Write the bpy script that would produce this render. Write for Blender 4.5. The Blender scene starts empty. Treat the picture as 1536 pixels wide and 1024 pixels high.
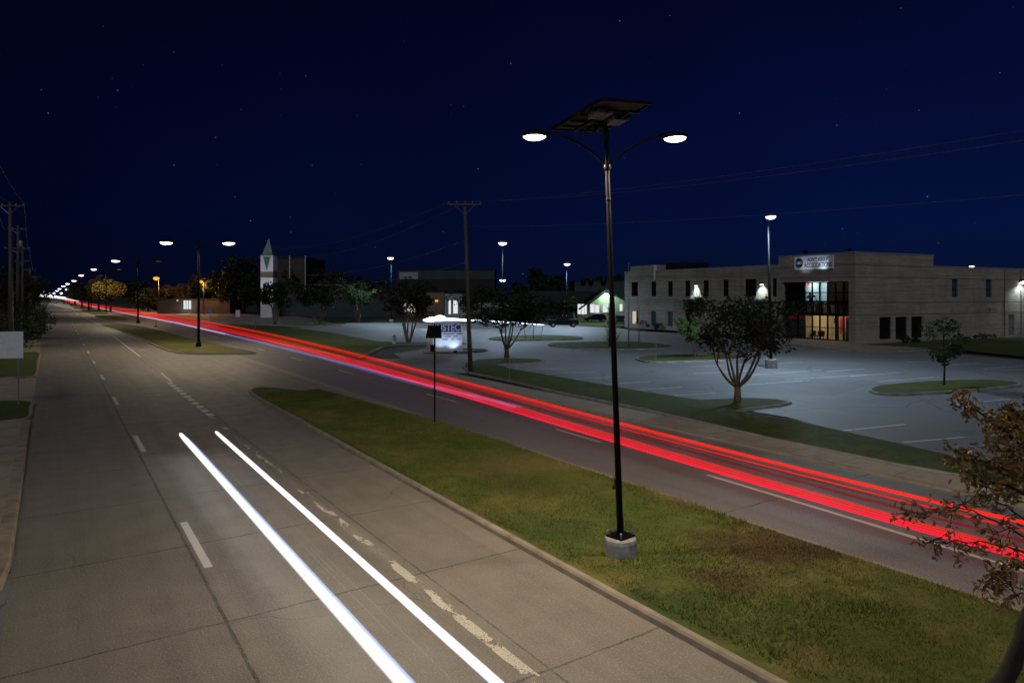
import bpy, math, random
import numpy as np
from mathutils import Vector, Matrix, Euler, noise as mnoise

random.seed(7)
SC = bpy.context.scene
COL = SC.collection
R = math.radians
PI = math.pi
EYE = 5.5            # camera height
FL = 1024.0          # focal length in photo pixels (24 mm on 36 mm)
HZ = 443.0           # horizon row

# ------------------------------------------------------------------ survey helpers
def G(px, py, z=0.0):
    """photo pixel -> point on the level z"""
    y = (EYE - z) * FL / (py - HZ)
    return Vector(((px - 768.0) / FL * y, y, z))
def at(px, py, y):
    """photo pixel at a known distance"""
    return Vector(((px - 768.0) / FL * y, y, EYE - (py - HZ) * y / FL))
DU = Vector((-0.555, 0.832)); DV = Vector((0.832, 0.555))
def RD(u, v, z=0.0):
    return Vector((DU.x*u + DV.x*v, DU.y*u + DV.y*v, z))
def UV(p):
    return (DU.x*p[0] + DU.y*p[1], DV.x*p[0] + DV.y*p[1])

# ------------------------------------------------------------------ object helpers
def tag(o, label=None, cat=None, group=None, kind=None):
    if label: o['label'] = label
    if cat: o['category'] = cat
    if group: o['group'] = group
    if kind: o['kind'] = kind
    return o
def thing(name, label, cat, loc=(0, 0, 0), rz=0.0, group=None):
    o = bpy.data.objects.new(name, None); COL.objects.link(o)
    o.empty_display_size = 0.2
    o.location = loc; o.rotation_euler = (0, 0, rz)
    return tag(o, label, cat, group)
def children(o): return [c for c in bpy.data.objects if c.parent == o]
def copy_tree(o, parent=None, name=None):
    c = o.copy(); COL.objects.link(c)
    if parent: c.parent = parent
    for ch in children(o): copy_tree(ch, c)
    return c

class MB:
    """collects simple shapes and links them as one mesh"""
    def __init__(s): s.v = []; s.f = []
    def add(s, vs, fs):
        n = len(s.v); s.v += [tuple(p) for p in vs]; s.f += [tuple(i + n for i in f) for f in fs]
        return s
    def box(s, x0, x1, y0, y1, z0, z1, m=None):
        vs = [Vector(p) for p in ((x0,y0,z0),(x1,y0,z0),(x1,y1,z0),(x0,y1,z0),(x0,y0,z1),(x1,y0,z1),(x1,y1,z1),(x0,y1,z1))]
        if m is not None: vs = [m @ p for p in vs]
        return s.add(vs, [(0,3,2,1),(4,5,6,7),(0,1,5,4),(1,2,6,5),(2,3,7,6),(3,0,4,7)])
    def cbox(s, x0, x1, y0, y1, z0, z1, c, m=None):
        """box with its four upright edges and top edges chamfered by c"""
        def ring(i, z):
            a, b, e, d = x0+i, x1-i, y0+i, y1-i
            k = c
            return [(a+k,e,z),(b-k,e,z),(b,e+k,z),(b,d-k,z),(b-k,d,z),(a+k,d,z),(a,d-k,z),(a,e+k,z)]
        vs = [Vector(p) for p in ring(0,z0)+ring(0,z1-c)+ring(c*.7,z1)]
        if m is not None: vs = [m @ p for p in vs]
        fs = [tuple(reversed(range(8))), tuple(range(16,24))]
        for q in (0,8):
            for i in range(8): fs.append((q+i, q+(i+1)%8, q+8+(i+1)%8, q+8+i))
        return s.add(vs, fs)
    def tube(s, pts, rad, n=8, cap=True):
        pts = [Vector(p) for p in pts]; k = len(pts)
        if not hasattr(rad, '__len__'): rad = [rad]*k
        vs = []; up = None
        for i, p in enumerate(pts):
            d = (pts[min(i+1,k-1)] - pts[max(i-1,0)])
            if d.length < 1e-9: d = Vector((0,0,1))
            d.normalize()
            if up is None:
                up = Vector((0,0,1)) if abs(d.z) < .9 else Vector((1,0,0))
            a = d.cross(up)
            if a.length < 1e-6: a = d.orthogonal()
            a.normalize(); b = a.cross(d).normalized(); up = b
            for j in range(n):
                t = 2*PI*j/n
                vs.append(p + (a*math.cos(t) + b*math.sin(t))*rad[i])
        fs = []
        for i in range(k-1):
            for j in range(n):
                fs.append((i*n+j, (i+1)*n+j, (i+1)*n+(j+1)%n, i*n+(j+1)%n))
        if cap:
            fs.append(tuple(range(n))); fs.append(tuple(reversed(range((k-1)*n, k*n))))
        return s.add(vs, fs)
    def lathe(s, prof, n=20, c=(0,0,0), m=None):
        vs = []; k = len(prof)
        for r, z in prof:
            for j in range(n):
                t = 2*PI*j/n
                p = Vector((r*math.cos(t), r*math.sin(t), z))
                if m is not None: p = m @ p
                vs.append(p + Vector(c))
        fs = []
        for i in range(k-1):
            for j in range(n):
                fs.append((i*n+j, i*n+(j+1)%n, (i+1)*n+(j+1)%n, (i+1)*n+j))
        fs.append(tuple(reversed(range(n)))); fs.append(tuple(range((k-1)*n, k*n)))
        return s.add(vs, fs)
    def ball(s, c, rx, ry, rz, n=12, k=7, m=None):
        prof = [(max(math.sin(PI*i/k), .02), -math.cos(PI*i/k)) for i in range(k+1)]
        S = Matrix.Diagonal((rx, ry, rz)).to_4x4()
        return s.lathe(prof, n, c, (m @ S) if m is not None else S)
    def prism(s, poly, z0, z1):
        n = len(poly)
        vs = [(p[0],p[1],z0) for p in poly] + [(p[0],p[1],z1) for p in poly]
        fs = [tuple(reversed(range(n))), tuple(range(n, 2*n))]
        for i in range(n): fs.append((i, (i+1)%n, n+(i+1)%n, n+i))
        return s.add(vs, fs)
    def extr(s, poly, d0, d1, M):
        """polygon in (a,b) swept along c, through matrix M (a,c,b)->world"""
        n = len(poly)
        vs = [M @ Vector((a, d0, b)) for a, b in poly] + [M @ Vector((a, d1, b)) for a, b in poly]
        fs = [tuple(range(n)), tuple(reversed(range(n, 2*n)))]
        for i in range(n): fs.append((i, n+i, n+(i+1)%n, (i+1)%n))
        return s.add(vs, fs)
    def build(s, name, mat, parent=None, smooth=False):
        me = bpy.data.meshes.new(name)
        me.from_pydata(s.v, [], s.f)
        me.materials.append(mat)
        if smooth:
            me.polygons.foreach_set('use_smooth', [True]*len(me.polygons))
        me.update()
        o = bpy.data.objects.new(name, me); COL.objects.link(o)
        if parent is not None: o.parent = parent
        return o
def struct(name, mb, mat):
    return tag(mb.build(name, mat), kind='structure')

def spline(pts, n=8, closed=True):
    """Catmull-Rom through 2D points"""
    P = [Vector((p[0], p[1])) for p in pts]; k = len(P); out = []
    rng = range(k) if closed else range(k-1)
    for i in rng:
        if closed: a,b,c,d = P[i-1],P[i],P[(i+1)%k],P[(i+2)%k]
        else: a,b,c,d = P[max(i-1,0)],P[i],P[i+1],P[min(i+2,k-1)]
        for j in range(n):
            t = j/n
            out.append(0.5*((2*b) + (c-a)*t + (2*a-5*b+4*c-d)*t*t + (3*b-a-3*c+d)*t**3))
    if not closed: out.append(P[-1])
    return out
def offset(poly, d):
    """move a polygon boundary inwards by d"""
    n = len(poly)
    area = sum(poly[i][0]*poly[(i+1)%n][1] - poly[(i+1)%n][0]*poly[i][1] for i in range(n))
    sg = 1 if area > 0 else -1
    out = []
    for i in range(n):
        t = Vector(poly[(i+1)%n][:2]) - Vector(poly[i-1][:2])
        if t.length < 1e-9: out.append(Vector(poly[i][:2])); continue
        t.normalize()
        out.append(Vector(poly[i][:2]) + Vector((-t.y, t.x))*sg*d)
    return out

# ------------------------------------------------------------------ materials
class NT:
    def __init__(s, name):
        s.m = bpy.data.materials.new(name); s.m.use_nodes = True
        s.t = s.m.node_tree; s.t.nodes.clear()
        s.out = s.t.nodes.new('ShaderNodeOutputMaterial')
    def n(s, typ, ins=None, **props):
        nd = s.t.nodes.new('ShaderNode' + typ)
        for k, v in props.items(): setattr(nd, k, v)
        for k, v in (ins or {}).items():
            sock = nd.inputs[k]
            if hasattr(v, 'is_linked') or isinstance(v, bpy.types.NodeSocket): s.t.links.new(v, sock)
            else: sock.default_value = v
        return nd
    def math(s, op, a, b=0.0, c=None):
        ins = {0: a, 1: b}
        if c is not None: ins[2] = c
        return s.n('Math', ins, operation=op).outputs[0]
    def mix(s, f, a, b):
        nd = s.n('MixRGB', {'Fac': f})
        for k, v in (('Color1', a), ('Color2', b)):
            if isinstance(v, bpy.types.NodeSocket): s.t.links.new(v, nd.inputs[k])
            else: nd.inputs[k].default_value = (*v[:3], 1)
        return nd.outputs[0]
    def noise(s, vec, scale, detail=4, rough=.55):
        return s.n('TexNoise', {'Vector': vec, 'Scale': scale, 'Detail': detail, 'Roughness': rough}).outputs['Fac']
    def ramp(s, f, a, b):
        return s.n('MapRange', {'Value': f, 'From Min': a, 'From Max': b}).outputs[0]
    def pos(s): return s.n('NewGeometry').outputs['Position']
    def obj(s): return s.n('TexCoord').outputs['Object']
    def finish(s, col, rough=.7, bump=None, bstr=.3, bdist=.02, metal=0.0, spec=.5):
        b = s.n('BsdfPrincipled', {'Roughness': rough, 'Metallic': metal, 'Specular IOR Level': spec})
        if isinstance(col, bpy.types.NodeSocket): s.t.links.new(col, b.inputs['Base Color'])
        else: b.inputs['Base Color'].default_value = (*col[:3], 1)
        if bump is not None:
            bn = s.n('Bump', {'Height': bump, 'Strength': bstr, 'Distance': bdist})
            s.t.links.new(bn.outputs[0], b.inputs['Normal'])
        s.t.links.new(b.outputs[0], s.out.inputs[0])
        return s.m

def plain(name, c, rough=.6, metal=0.0, var=.25, scale=6.0, bump=.1):
    t = NT(name); p = t.obj()
    f = t.noise(p, scale, 5)
    f2 = t.noise(p, scale*7, 3)
    col = t.mix(t.math('MULTIPLY', t.ramp(f, .3, .7), 1.0), [x*(1-var) for x in c], [min(x*(1+var), 1) for x in c])
    r = t.math('ADD', t.math('MULTIPLY', f2, .2), rough-.1)
    return t.finish(col, r, f2, bump, .01, metal)
def emit(name, c, s):
    t = NT(name)
    e = t.n('Emission', {'Color': (*c, 1), 'Strength': s})
    t.t.links.new(e.outputs[0], t.out.inputs[0])
    return t.m

def glowmat(name, c, s, through=(1,1,1), oneside=False):
    """light in the air: adds to what lies behind it and casts no shadow"""
    t = NT(name)
    e = t.n('Emission', {'Color': (*c, 1), 'Strength': s}); tr = t.n('BsdfTransparent', {'Color': (*through, 1)})
    if oneside:        # shines outwards only, as a lamp does
        t.t.links.new(t.math('MULTIPLY', t.math('SUBTRACT', 1.0, t.n('NewGeometry').outputs['Backfacing']), s), e.inputs['Strength'])
    ad = t.n('AddShader', {0: e.outputs[0], 1: tr.outputs[0]})
    t.t.links.new(ad.outputs[0], t.out.inputs[0])
    t.m.use_transparent_shadow = True
    return t.m
M = {}
def mk_road():
    t = NT('road_concrete'); p = t.obj()
    sep = t.n('SeparateXYZ', {0: p}); u = sep.outputs[0]; v = t.math('MULTIPLY', sep.outputs[1], -1.0)
    big = t.ramp(t.noise(p, .12, 5), .3, .7); mid = t.ramp(t.noise(p, 1.1, 6, .6), .3, .72); fine = t.noise(p, 38, 4, .7)
    grit = t.noise(p, 26, 3, .75)
    col = t.mix(big, (.205,.176,.145), (.26,.226,.188))
    col = t.mix(t.math('MULTIPLY', mid, .6), col, (.145,.13,.115))
    # streaks along the traffic
    st = t.n('Mapping', {'Vector': p, 'Scale': (.05, 2.2, 1)})
    stn = t.ramp(t.noise(st.outputs[0], 1.0, 5, .6), .35, .7)
    col = t.mix(t.math('MULTIPLY', stn, .48), col, (.30,.27,.235))
    # the outer lane is greyer
    outer = t.math('MULTIPLY', t.math('LESS_THAN', v, 2.45), .35)
    col = t.mix(outer, col, (.155,.152,.148))
    # the far carriageway is darker asphalt
    far = t.math('GREATER_THAN', t.math('ADD', v, t.math('MULTIPLY', mid, .06)), 14.05)
    col = t.mix(t.math('MULTIPLY', far, .85), col, t.mix(mid, (.118,.124,.148), (.165,.17,.195)))
    gut = t.math('GREATER_THAN', v, 20.55)
    col = t.mix(t.math('MULTIPLY', gut, .7), col, (.24,.21,.19))
    gut2 = t.math('MULTIPLY', t.math('GREATER_THAN', v, 13.5), t.math('LESS_THAN', t.math('ADD', v, t.math('MULTIPLY', mid, .08)), 14.05))
    col = t.mix(t.math('MULTIPLY', gut2, .8), col, (.33,.275,.20))
    # joints
    wob = t.math('MULTIPLY', t.math('SUBTRACT', t.noise(p, 2.5, 4), .5), .10)
    uu = t.math('ADD', u, wob); vv = t.math('ADD', v, t.math('MULTIPLY', wob, .5))
    jm = t.math('PINGPONG', t.math('ADD', uu, .35), 2.1)
    j1 = t.math('MULTIPLY', t.math('LESS_THAN', jm, .024), t.math('LESS_THAN', v, 13.4))
    j2 = t.math('LESS_THAN', t.math('ABSOLUTE', t.math('SUBTRACT', vv, 2.38)), .03)
    j3 = t.math('LESS_THAN', t.math('ABSOLUTE', t.math('SUBTRACT', vv, 6.05)), .02)
    j4 = t.math('MULTIPLY', t.math('LESS_THAN', t.math('PINGPONG', t.math('ADD', uu, 1.0), 6.2), .03), t.math('GREATER_THAN', v, 14.0))
    jt = t.math('MAXIMUM', t.math('MAXIMUM', j1, j2), t.math('MAXIMUM', j3, j4))
    jt = t.math('MULTIPLY', jt, t.ramp(t.noise(p, .9, 4), .25, .5))
    col = t.mix(t.math('MULTIPLY', jt, .85), col, (.035,.032,.03))
    # cracks
    vo = t.n('TexVoronoi', {'Vector': t.n('Mapping', {'Vector': t.n('VectorMath', {0: p, 1: t.n('TexNoise', {'Vector': p, 'Scale': .8, 'Detail': 5}).outputs['Color']}, operation='ADD').outputs[0], 'Scale': (.13,.2,1)}).outputs[0], 'Scale': 1.0}, feature='DISTANCE_TO_EDGE').outputs[0]
    ck = t.math('MULTIPLY', t.math('LESS_THAN', vo, .0022), t.ramp(t.noise(p, .21, 2), .5, .6))
    col = t.mix(t.math('MULTIPLY', ck, .6), col, (.05,.045,.04))
    # oil drips down the lane middles
    oil = t.math('MULTIPLY', t.ramp(t.noise(st.outputs[0], .6, 3), .5, .72), .5)
    col = t.mix(oil, col, (.10,.09,.08))
    col = t.mix(t.math('MULTIPLY', t.ramp(grit, .50, .68), .62), col, (.42,.38,.33))
    col = t.mix(t.math('MULTIPLY', t.ramp(fine, .48, .72), .5), col, (.085,.075,.065))
    ht = t.math('SUBTRACT', t.math('ADD', fine, grit), t.math('MULTIPLY', jt, 1.5))
    return t.finish(col, t.math('ADD', t.math('MULTIPLY', mid, .18), .5), ht, .55, .02, 0, .5)
M['road'] = mk_road()

def mk_lot():
    t = NT('lot_asphalt'); p = t.pos()
    big = t.ramp(t.noise(p, .07, 5), .3, .7); mid = t.ramp(t.noise(p, .6, 6, .6), .3, .7); fine = t.noise(p, 30, 4, .7)
    col = t.mix(big, (.155,.16,.168), (.235,.24,.248))
    col = t.mix(t.math('MULTIPLY', mid, .4), col, (.12,.122,.128))
    col = t.mix(t.math('MULTIPLY', t.ramp(t.noise(p, .35, 3), .6, .75), .5), col, (.085,.085,.09))
    pv = t.n('TexVoronoi', {'Vector': t.n('Mapping', {'Vector': p, 'Rotation': (0,0,.5), 'Scale': (.09,.16,1)}).outputs[0], 'Scale': 1.0}, distance='CHEBYCHEV')
    col = t.mix(t.math('MULTIPLY', t.math('GREATER_THAN', t.n('SeparateXYZ', {0: pv.outputs['Color']}).outputs[0], .72), .30), col, (.09,.09,.095))
    dr = t.ramp(t.noise(p, 1.9, 4, .55), .64, .74)
    col = t.mix(t.math('MULTIPLY', dr, .55), col, (.06,.06,.062))
    vo = t.n('TexVoronoi', {'Vector': t.n('VectorMath', {0: p, 1: t.n('TexNoise', {'Vector': p, 'Scale': .5, 'Detail': 6}).outputs['Color']}, operation='ADD').outputs[0], 'Scale': .16}, feature='DISTANCE_TO_EDGE').outputs[0]
    ck = t.math('LESS_THAN', vo, .006)
    col = t.mix(t.math('MULTIPLY', ck, .55), col, (.04,.04,.042))
    col = t.mix(t.math('MULTIPLY', t.ramp(fine, .45, .75), .4), col, (.32,.32,.33))
    return t.finish(col, .68, fine, .4, .02)
M['lot'] = mk_lot()

def mk_grass(name, dry=1.0, *a, patches=(), **k):
    return _mk_grass(name, dry, *a, patches=patches, **k)
def _mk_grass(name, dry=1.0, c1=(.035,.058,.012), c2=(.06,.082,.018), c3=(.135,.098,.042), bump=.8, patches=()):
    t = NT(name); p = t.pos()
    st = t.n('Mapping', {'Vector': p, 'Scale': (1, 1, .2)}).outputs[0]
    big = t.noise(st, .22, 4, .55); mid = t.noise(st, 1.6, 5, .65); fine = t.noise(st, 17, 4, .7)
    col = t.mix(t.ramp(mid, .3, .7), c1, c2)
    d = t.ramp(t.math('ADD', t.math('MULTIPLY', big, .75), t.math('MULTIPLY', mid, .35)), .52, .70)
    col = t.mix(t.math('MULTIPLY', d, .85*dry), col, c3)
    dk = t.ramp(t.noise(t.n('VectorMath', {0: st, 1: (31.0, 17.0, 0)}, operation='ADD').outputs[0], .30, 5, .6), .50, .66)
    col = t.mix(t.math('MULTIPLY', dk, .75*dry), col, [x*.42 for x in c3])
    gr = t.ramp(t.noise(t.n('VectorMath', {0: st, 1: (7.0, 43.0, 0)}, operation='ADD').outputs[0], .35, 4, .6), .5, .68)
    col = t.mix(t.math('MULTIPLY', gr, .7), col, (c1[0]*.75, c1[1]*1.05, c1[2]))
    for (cx, cy, rx, colr, am) in patches:
        dv = t.n('VectorMath', {0: p, 1: (cx, cy, 0)}, operation='SUBTRACT').outputs[0]
        dv = t.n('VectorMath', {0: dv, 1: (1, 1, 0)}, operation='MULTIPLY').outputs[0]
        ln_ = t.math('ADD', t.n('VectorMath', {0: dv}, operation='LENGTH').outputs['Value'], t.math('MULTIPLY', t.math('SUBTRACT', t.noise(st, .8, 5, .65), .5), rx*2.4))
        col = t.mix(t.math('MULTIPLY', t.ramp(ln_, rx, rx*.35), am), col, colr)
    col = t.mix(t.math('MULTIPLY', t.ramp(fine, .5, .75), .55), col, (.014,.018,.005))
    col = t.mix(t.math('MULTIPLY', t.ramp(fine, .52, .3), .3), col, (.16,.15,.05))
    return t.finish(col, .85, fine, bump, .05, 0, .2)
PATCH = []
for px, py, r_, c_, am in ((1150,830,1.8,(.085,.052,.025),.85),(1270,800,1.7,(.10,.064,.028),.8),(1090,880,.9,(.075,.045,.024),.8),(1030,745,1.5,(.26,.19,.085),.6),(830,700,2.2,(.22,.17,.07),.5),(700,640,3.0,(.15,.125,.045),.45),  # brown and straw turf; the straw strip carries lamp light in its colour
                          (1290,960,2.0,(.060,.082,.012),.8),(1000,920,1.2,(.045,.075,.018),.7),(820,800,1.3,(.05,.08,.018),.6),(1420,830,1.4,(.05,.075,.022),.6),(520,590,3.5,(.05,.075,.02),.5)):
    q_ = G(px, py); PATCH.append((q_.x, q_.y, r_, c_, am))
M['grass'] = mk_grass('grass_dry', .8, (.07,.092,.02), (.125,.135,.032), (.24,.17,.072), patches=PATCH)
M['lawn'] = mk_grass('grass_lawn', .6, (.045,.075,.017), (.08,.115,.027), (.15,.12,.05))
M['blade'] = mk_grass('grass_blade', .8, (.080,.112,.018), (.15,.168,.032), (.29,.21,.085), .0, patches=[(a_,b_,r_,[x*1.25 for x in c_],am) for a_,b_,r_,c_,am in PATCH])
M['soil'] = plain('soil', (.02,.024,.012), .95, 0, .5, .3)
M['kerb'] = plain('kerb_concrete', (.27,.225,.175), .85, 0, .3, 2.0, .4)
M['kerbgrey'] = plain('kerb_grey', (.24,.23,.215), .85, 0, .35, 1.2, .4)
M['walk'] = None
def mk_walk():
    t = NT('sidewalk_concrete'); p = t.pos()
    u = t.n('VectorMath', {0: p, 1: (DU.x, DU.y, 0)}, operation='DOT_PRODUCT').outputs['Value']
    mid = t.ramp(t.noise(p, .5, 6, .65), .3, .7); fine = t.noise(p, 40, 3, .7)
    col = t.mix(mid, (.27,.225,.175), (.38,.325,.26))
    col = t.mix(t.math('MULTIPLY', t.ramp(t.noise(p, 1.3, 5), .5, .7), .45), col, (.105,.09,.072))
    j = t.math('LESS_THAN', t.math('PINGPONG', u, .9), .014)
    col = t.mix(t.math('MULTIPLY', j, .7), col, (.04,.035,.03))
    col = t.mix(t.math('MULTIPLY', t.ramp(fine, .5, .75), .3), col, (.36,.33,.28))
    return t.finish(col, .85, fine, .4, .015)
M['walk'] = mk_walk()
def mk_paint(name, lo, hi, c=(.62,.60,.56)):
    t = NT(name); p = t.pos()
    f = t.n('TexNoise', {'Vector': p, 'Scale': 2.4, 'Detail': 7, 'Roughness': .62}).outputs['Fac']
    a = t.ramp(f, lo, hi)
    b = t.n('BsdfPrincipled', {'Base Color': (*c, 1), 'Roughness': .6})
    tr = t.n('BsdfTransparent')
    mx = t.n('MixShader', {0: a, 1: tr.outputs[0], 2: b.outputs[0]})
    t.t.links.new(mx.outputs[0], t.out.inputs[0])
    return t.m
M['paint'] = mk_paint('road_paint', .22, .36)
def mk_worn():
    t = NT('worn_paint'); p = t.pos()
    u = t.n('VectorMath', {0: p, 1: (DU.x, DU.y, 0)}, operation='DOT_PRODUCT').outputs['Value']
    v = t.n('VectorMath', {0: p, 1: (DV.x, DV.y, 0)}, operation='DOT_PRODUCT').outputs['Value']
    q = t.n('CombineXYZ', {0: t.math('MULTIPLY', u, .9), 1: t.math('MULTIPLY', v, 2.6), 2: 0.0}).outputs[0]
    a1 = t.noise(q, 1.3, 3, .5); a2 = t.noise(p, 9, 5, .7); a3 = t.noise(p, 45, 3, .6)
    near = t.ramp(u, 22, 6)          # less of it has worn off at the near end
    k = t.math('ADD', t.math('ADD', a1, t.math('MULTIPLY', a2, .45)), t.math('ADD', t.math('MULTIPLY', a3, .18), t.math('MULTIPLY', near, .13)))
    f = t.math('MULTIPLY', t.ramp(k, .86, .94), t.ramp(a3, .25, .5))
    f = t.math('MAXIMUM', f, t.math('MULTIPLY', t.ramp(k, .70, .9), .22))
    b = t.n('BsdfPrincipled', {'Base Color': (.62,.57,.48,1), 'Roughness': .65}); tr = t.n('BsdfTransparent')
    mx = t.n('MixShader', {0: f, 1: tr.outputs[0], 2: b.outputs[0]}); t.t.links.new(mx.outputs[0], t.out.inputs[0])
    return t.m
M['wornpaint'] = mk_worn()
M['lotpaint'] = mk_paint('lot_paint', .30, .46, (.62,.65,.68))

def mk_brick():
    t = NT('building_brick'); p = t.obj()
    s = t.n('SeparateXYZ', {0: p})
    c = t.n('CombineXYZ', {0: s.outputs[0], 1: s.outputs[2], 2: 0.0}).outputs[0]
    b = t.n('TexBrick', {'Vector': c, 'Color1': (.375,.345,.30,1), 'Color2': (.29,.27,.24,1), 'Mortar': (.40,.37,.32,1), 'Scale': 1.0,
                         'Mortar Size': .02, 'Mortar Smooth': .4, 'Bias': -.1, 'Brick Width': .62, 'Row Height': .24})
    col = t.mix(t.math('MULTIPLY', t.ramp(t.noise(c, .35, 6, .6), .35, .7), .45), b.outputs['Color'], (.15,.13,.108))
    rw = t.n('Mapping', {'Vector': c, 'Scale': (.10, 4.2, 1)}).outputs[0]
    rn = t.noise(rw, 1.0, 3, .7)
    col = t.mix(t.math('MULTIPLY', t.ramp(rn, .45, .7), .55), col, (.10,.088,.075))
    col = t.mix(t.math('MULTIPLY', t.ramp(rn, .45, .25), .35), col, (.36,.33,.28))
    sv = t.n('Mapping', {'Vector': c, 'Scale': (1.6, .07, 1)}).outputs[0]
    col = t.mix(t.math('MULTIPLY', t.ramp(t.noise(sv, 1.0, 5), .55, .75), .3), col, (.12,.105,.09))
    ht = t.math('ADD', t.math('MULTIPLY', b.outputs['Fac'], -1.0), t.noise(c, 20, 3))
    return t.finish(col, .85, ht, .6, .02)
M['brick'] = mk_brick()
M['coping'] = plain('coping_metal', (.42,.42,.42), .45, .3, .15)
M['groove_tone'] = plain('wall_band', (.11,.095,.08), .9)  # shade of the facade grooves painted as a dark tone
M['blackmetal'] = plain('black_metal', (.004,.004,.0045), .38, .7, .3)
M['mattepole'] = plain('matte_pole', (.0022,.0024,.003), .55, .8, .2)
M['darksteel'] = plain('dark_steel', (.02,.021,.024), .4, .5, .3)
M['greymetal'] = plain('grey_metal', (.30,.31,.33), .45, .6, .2)
M['whitepaint'] = plain('white_paint', (.62,.63,.64), .5, 0, .12)
M['concbase'] = plain('pole_base_concrete', (.30,.30,.30), .85, 0, .35, 5, .4)
M['panelback'] = plain('panel_back', (.075,.066,.06), .45, .1, .35, 3)
M['panelcell'] = plain('panel_cell', (.01,.014,.03), .2, .2, .3)
M['wood'] = None
def mk_wood():
    t = NT('pole_wood'); p = t.obj()
    st = t.n('Mapping', {'Vector': p, 'Scale': (14, 14, .5)}).outputs[0]
    f = t.noise(st, 1.0, 5, .6)
    return t.finish(t.mix(t.ramp(f, .3, .7), (.045,.038,.032), (.115,.097,.08)), .85, f, .5, .02)
M['wood'] = mk_wood()
M['bark'] = plain('bark', (.145,.098,.062), .85, 0, .45, 9, .5)
M['barkdark'] = plain('bark_dark', (.014,.011,.009), .9, 0, .4, 7, .5)
def mk_leaf(name, a, b, rough=.6):
    t = NT(name); p = t.pos()
    f = t.n('TexNoise', {'Vector': p, 'Scale': 1.3, 'Detail': 3}).outputs['Fac']
    r = t.n('TexWhiteNoise', {'Vector': t.n('VectorMath', {0: p, 1: (5.3, 5.3, 5.3)}, operation='MULTIPLY').outputs[0]}, noise_dimensions='3D')
    f2 = t.noise(p, 9, 2)
    k = t.math('ADD', t.math('MULTIPLY', f, .6), t.math('MULTIPLY', f2, .5))
    col = t.mix(t.ramp(k, .35, .75), a, b)
    return t.finish(col, rough, None, 0, 0, 0, .3)
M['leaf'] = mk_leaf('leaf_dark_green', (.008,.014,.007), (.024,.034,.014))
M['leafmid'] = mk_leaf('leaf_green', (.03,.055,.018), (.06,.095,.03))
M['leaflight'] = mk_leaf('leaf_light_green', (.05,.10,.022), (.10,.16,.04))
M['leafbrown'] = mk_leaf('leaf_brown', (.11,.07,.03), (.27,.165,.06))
M['leafyellow'] = mk_leaf('leaf_lamplit_yellow', (.10,.085,.018), (.22,.16,.03))  # yellow lamp light put into the leaf colour
M['glassdark'] = plain('dark_window_glass', (.006,.007,.009), .12, 0, .3, 2, 0)
def mk_glass():
    t = NT('clear_glass')
    tr = t.n('BsdfTransparent', {'Color': (.9,.93,.93,1)}); gl = t.n('BsdfGlossy', {'Roughness': .04})
    mx = t.n('MixShader', {0: .07, 1: tr.outputs[0], 2: gl.outputs[0]})
    t.t.links.new(mx.outputs[0], t.out.inputs[0]); return t.m
M['glass'] = mk_glass()
M['roofdark'] = plain('dark_roof', (.009,.013,.016), .8, 0, .3, .5)
M['wallteal'] = plain('teal_wall', (.035,.055,.06), .85, 0, .25, .4)
M['walltan'] = plain('tan_wall', (.16,.13,.10), .85, 0, .25, .4)
M['wallgrey'] = plain('grey_wall', (.33,.335,.33), .8, 0, .12, .4)
M['wallwhite'] = plain('white_wall', (.62,.63,.66), .75, 0, .1, .6)
M['wallbrown'] = plain('brown_wall', (.05,.038,.034), .85, 0, .25, .4)
M['copper'] = plain('green_copper', (.10,.17,.16), .5, .3, .3, 1)
M['greenwall'] = plain('green_siding', (.22,.31,.20), .75, 0, .12)
M['carpaint'] = plain('dark_car_paint', (.006,.008,.012), .3, .3, .2)
M['rubber'] = plain('rubber', (.012,.012,.012), .85)
M['bluepaint'] = plain('blue_paint', (.05,.16,.34), .5, 0, .25)
M['blueglass'] = plain('blue_window_glass', (.02,.07,.14), .2, 0, .3)
M['signwhite'] = plain('sign_white', (.72,.76,.85), .5, 0, .05)
M['signblue'] = plain('sign_blue', (.012,.05,.26), .5, 0, .1)
M['signback'] = plain('sign_back_metal', (.74,.77,.82), .5, 0, .10)
M['letterdark'] = plain('dark_letters', (.018,.03,.045), .6)
M['letterwhite'] = plain('white_letters', (.8,.82,.85), .6)
M['inwhite'] = plain('interior_white_wall', (.62,.70,.70), .8, 0, .06)
M['incream'] = plain('interior_cream_wall', (.62,.52,.36), .8, 0, .12)
M['inbrown'] = plain('interior_brown_wall', (.16,.11,.09), .8)
M['inred'] = plain('interior_red_panel', (.6,.04,.02), .6)
M['inyellow'] = plain('interior_yellow_panel', (.6,.42,.06), .6)
M['inblack'] = plain('interior_black', (.01,.01,.01), .6)
M['lamp'] = emit('lamp_warm_white', (1.0,.95,.84), 7)
M['lampcool'] = emit('lamp_cool_white', (.86,.93,1.0), 7)
M['lampsodium'] = emit('lamp_sodium', (1.0,.38,.03), 1.35)
M['lampgreen'] = emit('lamp_mercury', (.82,1.0,.86), 6)
M['litwin'] = emit('lit_window', (.93,.95,1.0), .75)
M['litwarm'] = emit('lit_warm_window', (1.0,.86,.66), .5)
M['farlight'] = emit('far_light', (.75,.88,1.0), 3)
M['exit'] = emit('red_exit_light', (1.0,.05,.05), 1.2)

# ------------------------------------------------------------------ camera
cam = bpy.data.cameras.new('camera'); co = bpy.data.objects.new('camera', cam); COL.objects.link(co)
cam.sensor_width = 36; cam.lens = 24.0; cam.shift_y = -(512-HZ)/1536.0
cam.clip_end = 6000; cam.clip_start = .1
co.location = (0, 0, EYE); co.rotation_euler = (R(90), 0, 0)
SC.camera = co

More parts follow.
